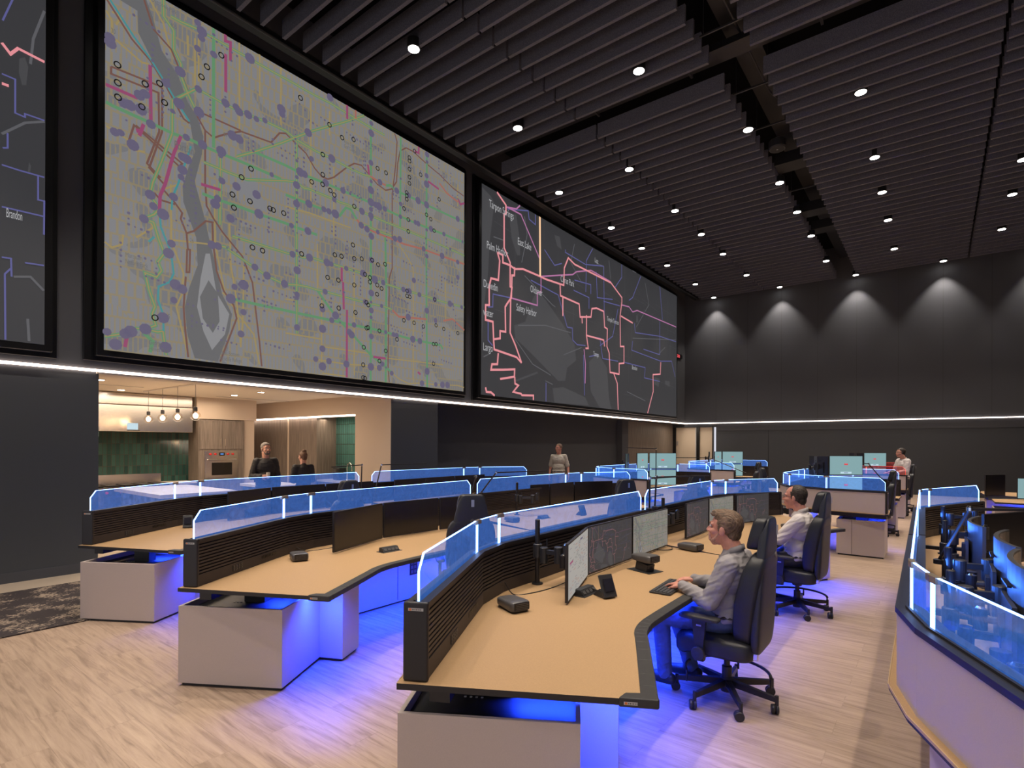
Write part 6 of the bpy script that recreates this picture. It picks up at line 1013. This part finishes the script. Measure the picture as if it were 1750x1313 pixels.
def bake(mb,name,material,parent,voxel=.006,smooth=4,fac=.5,clip=None,wr=0,wk=(9,9,24)):
    me=bpy.data.meshes.new('tmp'); me.from_pydata(mb.v,[],mb.f); o=bpy.data.objects.new('tmp',me); COL.objects.link(o)
    r=o.modifiers.new('r','REMESH'); r.mode='VOXEL'; r.voxel_size=voxel; r.use_smooth_shade=True
    s=o.modifiers.new('s','SMOOTH'); s.iterations=smooth; s.factor=fac
    dg=bpy.context.evaluated_depsgraph_get(); m2=bpy.data.meshes.new_from_object(o.evaluated_get(dg)); bpy.data.objects.remove(o); bpy.data.meshes.remove(me)
    if clip:
        bm=bmesh.new(); bm.from_mesh(m2); bmesh.ops.delete(bm,geom=[v for v in bm.verts if clip(v.co)],context='VERTS'); bm.to_mesh(m2); bm.free()
    if wr:
        nn=[v.normal.copy() for v in m2.vertices]
        for v,n_ in zip(m2.vertices,nn):
            c=v.co; q=V(c.x*wk[0]+c.z*7,c.y*wk[1],c.z*wk[2]+c.x*11); f=1-2*abs(noise.noise(q)); f2=noise.noise(q*2.3+V(5,1,2)); v.co=c+n_*wr*(f+.4*f2)
    m2.materials.clear(); m2.materials.append(MATS[material]); m2.polygons.foreach_set('material_index',[0]*len(m2.polygons)); m2.polygons.foreach_set('use_smooth',[True]*len(m2.polygons)); m2.name=name
    o=bpy.data.objects.new(name,m2); COL.objects.link(o); o.parent=parent; return o
def hand(mb,w,f,side,up=V(0,0,1),curl=.35,s=1,spread=.12):
    """w wrist, f pointing direction, side=+1 when the thumb lies to the right of f seen from the back of the hand"""
    f=Vector(f).normalized(); up=(up-f*up.dot(f)).normalized(); r=f.cross(up)*side
    P=lambda a,b,c: Vector(w)+(f*a+r*b+up*c)*s
    cap(mb,P(-.03,0,0),P(.02,0,0),.026*s,.026*s)
    for b in (-.027,-.009,.009,.027): cap(mb,P(.015,b*.8,.0),P(.082,b,.004),.015*s,.0125*s)
    for i,(b,L) in enumerate(((.030,.072),(.010,.080),(-.010,.075),(-.030,.060))):
        d=f*math.cos(spread*b/.03)+r*math.sin(spread*b/.03); p=P(.085,b,.004); a=0; rr=.0098
        for k,seg in enumerate((.46,.31,.23)):
            a+=curl*(.75,1.1,.8)[k]; q=p+(d*math.cos(a)-up*math.sin(a))*L*seg*s; cap(mb,p,q,rr*s,rr*.9*s,10); p=q; rr*=.9
    p=P(.02,.030,-.006); q=P(.055,.055,-.014); t=P(.085,.058,-.024); cap(mb,p,q,.015*s,.0115*s); cap(mb,q,t,.0108*s,.0085*s)
def head_parts(mb,c,rot,s=1,female=False):
    T=lambda x,y,z: Vector(c)+rot@(V(x,y,z)*s)
    ell(mb,T(-.012,0,.032),(.098*s,.077*s,.092*s),rot); ell(mb,T(.028,0,-.03),(.068*s,.061*s,.085*s),rot); ell(mb,T(.045,0,-.080),(.045*s,.045*s,.030*s),rot)
    cap(mb,T(.088,0,.022),T(.112,0,-.020),.009*s,.0125*s); ell(mb,T(.100,.013,-.024),(.012*s,.009*s,.009*s),rot); ell(mb,T(.100,-.013,-.024),(.012*s,.009*s,.009*s),rot)
    for y in (-1,1):
        cap(mb,T(.082,.012*y,.034),T(.070,.050*y,.030),.013*s,.010*s); ell(mb,T(.060,.042*y,-.018),(.030*s,.022*s,.024*s),rot)
        e=rot@Matrix.Rotation(.3*y,3,'Z'); ell(mb,T(-.010,.079*y,-.004),(.020*s,.010*s,.033*s),e); ell(mb,T(-.002,.082*y,-.022),(.010*s,.008*s,.014*s),e)
    cap(mb,T(.092,-.020,-.052),T(.092,.020,-.052),.0085*s,.0085*s); cap(mb,T(.090,-.017,-.063),T(.090,.017,-.063),.009*s,.009*s)
    cap(mb,T(.062,0,-.10),T(.058,0,-.098),.022*s,.022*s)
def face_bits(par,c,rot,s=1,glasses=False):
    T=lambda x,y,z: Vector(c)+rot@(V(x,y,z)*s)
    m=MB(); 
    for y in (-1,1):
        k=len(m.v); superell(m,T(.083,.031*y,.014),(.020*s,.026*s,.014*s),'paper_cup',1,1,12,8,rot.to_4x4()); superell(m,T(.091,.031*y,.014),(.008*s,.011*s,.011*s),'dark_text',1,1,10,6,rot.to_4x4())
        m.tube([T(.094,.015*y,.036),T(.092,.034*y,.040),T(.082,.050*y,.034)],.004*s,'hair_brown',n=6)
    m.build('eyes',par,smooth=True)
    if glasses:
        g=MB()
        for y in (-1,1):
            g.tube([T(.103,.033*y+.024*math.cos(a),.010+.019*math.sin(a)) for a in [2*PI*i/16 for i in range(17)]],.0016,'black',n=6); g.tube([T(.103,.057*y,.016),T(.09,.072*y,.016),T(.0,.084*y,.012)],.0018,'black',n=6)
        g.tube([T(.103,-.010,.014),T(.106,0,.018),T(.103,.010,.014)],.0016,'black',n=6); g.build('glasses',par)
def hair_parts(mb,c,rot,s,style):
    T=lambda x,y,z: Vector(c)+rot@(V(x,y,z)*s)
    ell(mb,T(-.028,0,.042),(.096*s,.084*s,.094*s),rot)
    if style=='full':
        ell(mb,T(.005,0,.085),(.080*s,.070*s,.052*s),rot); cap(mb,T(.062,-.03,.105),T(.062,.03,.105),.022*s,.022*s)
        for y in (-1,1): ell(mb,T(-.005,.066*y,.030),(.040*s,.018*s,.048*s),rot)
        for i in range(26):
            a=random.Random(i); x=a.uniform(-.09,.07); y=a.uniform(-.05,.05); z=.125-.9*abs(x+.01)**1.6-8*y*y
            cap(mb,T(x,y,z-.006),T(x+.025,y+a.uniform(-.01,.01),z+.006),.010*s,.004*s,8)
    elif style=='short':
        ell(mb,T(-.01,0,.075),(.088*s,.073*s,.056*s),rot)
        for y in (-1,1): ell(mb,T(-.012,.066*y,.020),(.040*s,.016*s,.048*s),rot)
    elif style=='receding':
        for y in (-1,1): ell(mb,T(-.025,.064*y,.020),(.050*s,.019*s,.050*s),rot)
    elif style=='bun':
        ell(mb,T(-.005,0,.060),(.095*s,.080*s,.074*s),rot); ell(mb,T(-.055,0,.135),(.048*s,.050*s,.042*s),rot); ell(mb,T(-.06,0,-.01),(.055*s,.066*s,.06*s),rot)
    ell(mb,T(-.062,0,-.020),(.050*s,.062*s,.062*s),rot)
def mats3(yaw=0,pitch=0,roll=0): return (Matrix.Rotation(yaw,3,'Z')@Matrix.Rotation(-pitch,3,'Y')@Matrix.Rotation(roll,3,'X'))
def person(label,loc,rz,J,shirt,pants,hair,hstyle,skin='skin',s=1,voxel=.006,sleeve='long',glasses=False,beard=None,hyaw=0,hpitch=0,hands=None,shoes=True,collar=True,female=False,belt=True,body_w=1,hs=1):
    t=thing('person',label,'person',(*loc,0) if len(loc)==2 else loc,rz); t.scale=(s,s,s)
    g=lambda k: Vector(J[k]); rot=mats3(hyaw,hpitch)
    b=MB(); hc=g('head'); nb=g('neck')
    head_parts(b,hc,rot,hs,female); cap(b,nb,hc+rot@V(-.030,0,-.06)*hs,.063*hs,.060*hs); 
    ch=g('chest'); bl=g('belly'); pv=g('pelvis'); w=body_w
    ell(b,ch,(.105*w,.155*w,.17)); ell(b,bl,(.105*w,.14*w,.14)); ell(b,pv,(.12*w,.155*w,.12)); cap(b,g('shL'),g('shR'),.055,.055)
    for S in 'LR':
        chain(b,[g('sh'+S),g('el'+S),g('wr'+S)],[.052,.040,.026]); chain(b,[g('hip'+S),g('kn'+S),g('an'+S)],[.085,.057,.038])
        a=g('an'+S); fd=Vector(J.get('foot'+S,(1,0,0))).normalized(); cap(b,a+V(0,0,-.05),a+fd*.14+V(0,0,-.07),.035,.028)
        hd=J['hd'+S]; hand(b,g('wr'+S),hd[0],(-1 if S=='L' else 1)*hd[2] if len(hd)>2 else (-1 if S=='L' else 1),Vector(hd[1]),J.get('curl',.35))
    body=bake(b,'body',skin,t,voxel,3)
    face_bits(body,hc,rot,hs,glasses)
    # hair: trimmed clear of the face
    h=MB(); hair_parts(h,hc,rot,hs,hstyle); inv=rot.inverted()
    def clipf(p):
        q=inv@(Vector(p)-hc)/hs
        if hstyle=='receding' and q.z>.07 and q.x>.01-.0: return True
        return (q.x>.052 and q.z<.085) or (q.x>.022 and q.z<.035) 
    bake(h,'hair',hair,t,max(.004,voxel*.8),1,clip=clipf,wr=.002,wk=(14,60,24))
    if beard:
        bd=MB(); T=lambda x,y,z: hc+rot@V(x,y,z)*hs
        ell(bd,T(.050,0,-.086),(.048,.048,.032),rot); cap(bd,T(.094,-.024,-.042),T(.094,.024,-.042),.009,.009)
        for y in (-1,1): cap(bd,T(.02,.058*y,-.03),T(.055,.040*y,-.08),.008,.016); cap(bd,T(.093,.026*y,-.045),T(.082,.026*y,-.08),.009,.014)
        bake(bd,'beard',beard,t,.005,2)
    # shirt
    c=MB(); e_=.016
    ell(c,ch,(.105*w+e_,.155*w+e_,.175)); ell(c,ch+V(-.015,0,.05),(.09*w+e_,.15*w+e_,.12)); ell(c,bl,(.112*w+e_,.145*w+e_,.15)); ell(c,pv+V(0,0,.03),(.125*w+e_,.155*w+e_,.12)); cap(c,g('shL'),g('shR'),.060+e_*.3,.060+e_*.3)
    cap(c,nb+V(-.005,0,-.06),nb+V(-.004,0,-.005),.10,.068)
    for S in 'LR':
        sh,el,wr=g('sh'+S),g('el'+S),g('wr'+S)
        if sleeve=='long':
            chain(c,[sh,sh.lerp(el,.5),el,el.lerp(wr,.5),el.lerp(wr,.90)],[.073,.070,.064,.053,.041]); cap(c,el.lerp(wr,.84),el.lerp(wr,.97),.041,.040)
            for k in range(4): # folds
                q=el.lerp(wr,.12+.2*k) if k<3 else sh.lerp(el,.85); rr=random.Random(k+int(100*abs(loc[1]))); ell(c,q+V(rr.uniform(-.01,.01),rr.uniform(-.012,.012),rr.uniform(0,.012)),(.046,.057-.004*k,.047))
        else: chain(c,[sh,sh.lerp(el,.72)],[.070,.062]); cap(c,sh.lerp(el,.65),sh.lerp(el,.80),.064,.066)
    lo=pv.z-.06
    shirt_o=bake(c,'shirt',shirt,t,max(.006,voxel),3,wr=.006,clip=lambda p: (Vector(p)-nb).length<.066 and p.z>nb.z-.0)
    if collar:
        k=MB()
        for y in (-1,1):
            P=[nb+V(.068*math.cos(a)-.008,.070*math.sin(a),.020-.026*math.cos(a)) for a in [y*R(v) for v in (180,150,120,90,60,35,22)]]
            Q=[p+V((p-nb).x*.10,(p-nb).y*.16,-.040) for p in P]; vs=[*P,*Q]; n=len(P); k.add(vs,[(i,i+1,n+i+1,n+i) for i in range(n-1)],shirt)
        o=k.build('collar',shirt_o,smooth=True); so=o.modifiers.new('s','SOLIDIFY'); so.thickness=.005
    # trousers
    q=MB(); ell(q,pv,(.125*w,.160*w,.115)); 
    for S in 'LR':
        hp,kn,an=g('hip'+S),g('kn'+S),g('an'+S); chain(q,[hp,hp.lerp(kn,.5),kn,kn.lerp(an,.5),an+V(0,0,-.01)],[.097,.086,.070,.060,.054])
    bake(q,'trousers',pants,t,max(.006,voxel),3,wr=.0035,wk=(16,16,30))
    if belt:
        m=MB(); pts=[pv+V(.130*w*math.cos(a),.160*w*math.sin(a),.030) for a in [2*PI*i/24 for i in range(25)]]; m.tube(pts,.016,'belt',n=6); m.build('belt',t,smooth=True)
    if shoes:
        for S in 'LR':
            m=MB(); a=g('an'+S); fd=Vector(J.get('foot'+S,(1,0,0))); fd.z=0; fd.normalize(); gz=a.z-.09
            chain(m,[V(a.x,a.y,gz+.045)-fd*.045,V(a.x,a.y,gz+.045)+fd*.06,V(a.x,a.y,gz+.035)+fd*.17],[.045,.048,.036]); cap(m,a+V(0,0,-.03),V(a.x,a.y,gz+.05),.047,.047)
            bake(m,'shoe','shoe',t,.007,2,clip=None)
    return t
SIT={'pelvis':(-.03,0,.62),'belly':(-.01,0,.76),'chest':(-.045,0,.93),'neck':(-.04,0,1.125),'head':(.022,0,1.268),
 'shL':(-.06,.185,1.035),'shR':(-.06,-.185,1.035),'elL':(.055,.245,.765),'wrL':(.295,.135,.825),'elR':(.08,-.235,.79),'wrR':(.275,-.075,.835),
 'hipL':(.02,.10,.60),'hipR':(.02,-.10,.60),'knL':(.46,.15,.565),'knR':(.45,-.11,.57),'anL':(.42,.16,.14),'anR':(.30,-.08,.14),
 'hdL':((1,-.42,-.12),(0,0,1)),'hdR':((1,.30,-.12),(0,0,1)),'curl':.32}
person('man in a grey shirt and blue jeans typing at the front desk, seen in profile',(-1.24,4.245),PI,SIT,'shirt_grey','jeans','hair_brown','full',skin='skin_ruddy',voxel=.005,beard='stubble',hyaw=-.03,hpitch=.06,body_w=1.16,hs=1.10)
S2=dict(SIT); S2.update({'head':(.03,0,1.302),'neck':(-.03,0,1.155),'chest':(-.05,0,.96),'shL':(-.05,.175,1.06),'shR':(-.05,-.175,1.06),'elL':(.13,.23,.84),'wrL':(.37,.12,.815),'elR':(.10,-.24,.82),'wrR':(.33,-.1,.82)})
person('man with glasses in a white shirt seated at the second staffed desk',(-1.255,6.955),PI-.05,S2,'shirt_white','slacks','hair_dark','receding',skin='skin_ruddy',voxel=.006,hyaw=0,glasses=True,body_w=1.16,hs=1.10)
ST={'pelvis':(0,0,.98),'belly':(.01,0,1.12),'chest':(0,0,1.32),'neck':(-.01,0,1.49),'head':(.02,0,1.665),'shL':(-.01,.17,1.43),'shR':(-.01,-.17,1.43),
 'elL':(-.03,.24,1.13),'wrL':(.04,.26,.88),'elR':(-.03,-.24,1.13),'wrR':(.04,-.26,.88),'hipL':(0,.09,.93),'hipR':(0,-.09,.93),'knL':(.02,.10,.50),'knR':(.03,-.10,.50),'anL':(0,.10,.09),'anR':(.0,-.10,.09),
 'hdL':((.1,0,-1),(0,1,0)),'hdR':((.1,0,-1),(0,-1,0)),'curl':.3}
S3=dict(ST); S3.update({'shL':(-.01,.155,1.43),'shR':(-.01,-.155,1.43),'elR':(-.02,-.235,1.14),'wrR':(.22,-.12,1.15),'hdR':((.6,.8,.05),(.6,-.5,.3)),'elL':(-.04,.215,1.14),'wrL':(.05,.22,.9)})
person('bearded man in a black shirt holding a paper cup, standing in the kitchen',(-10.95,5.78),-.30,S3,'shirt_black','slacks','hair_grey','short',s=1.07,voxel=.009,beard='beard',hyaw=.25,body_w=1.05)
cp=thing('paper_cup','white paper cup in the hand of the man in black','cup',(-10.66,5.68,1.20)); MB().lathe([(.028,0),(.037,.10)],'paper_cup',n=18).build('cup',cp); MB().lathe([(.039,.098),(.039,.108),(.033,.112)],'white_label',n=18).build('lid',cp)
S4=dict(ST); S4.update({'elL':(.02,.22,1.14),'wrL':(.24,.1,1.10),'hdL':((1,-.4,0),(0,0,1)),'elR':(.02,-.22,1.14),'wrR':(.24,-.1,1.10),'hdR':((1,.4,0),(0,0,1))})
person('woman with hair in a bun, black jacket and glasses, seen from behind in the kitchen',(-10.95,6.62),PI-.25,S4,'shirt_black','slacks','hair_bun','bun',s=.965,voxel=.009,glasses=True,hyaw=.35,female=True,collar=False,body_w=.92)
S5=dict(ST); S5.update({'elL':(-.04,.26,1.13),'wrL':(.06,.29,.89),'knL':(.12,.1,.52),'anL':(.10,.1,.10),'anR':(-.16,-.1,.12)})
person('man in a pale short sleeved polo shirt walking along the dark left wall',(-9.15,14.1),-1.15,S5,'shirt_polo','khaki','hair_brown','short',skin='skin_ruddy',s=1.075,voxel=.011,sleeve='short',hyaw=-.6,body_w=1.12)
S6=dict(ST); S6.update({'elL':(.06,.22,1.16),'wrL':(.28,.12,1.12),'hdL':((1,-.3,0),(0,0,1)),'elR':(.06,-.22,1.16),'wrR':(.28,-.12,1.12),'hdR':((1,.3,0),(0,0,1)),'chest':(.02,0,1.31),'head':(.06,0,1.65)})
pm=person('man with a headset in a pale shirt behind the red lit glass',(-.72,18.35),R(215),S6,'shirt_white','slacks','hair_dark','short',s=1.04,voxel=.012,glasses=True)
hs=MB(); c=V(.06,0,1.65); hs.tube([c+V(-.01,.092*math.cos(a),.02+.112*math.sin(a)) for a in [PI*i/12 for i in range(13)]],.007,'black',n=6)
for y in (-1,1): hs.lathe([(.03,-.012),(.034,0),(.03,.012)],'black',c=c+V(-.008,.092*y,-.005),n=14,mtx=Matrix.Rotation(PI/2,4,'X'))
hs.tube([c+V(0,.095,-.01),c+V(.07,.08,-.05),c+V(.11,.04,-.06)],.004,'black',n=6); hs.build('headset',pm)
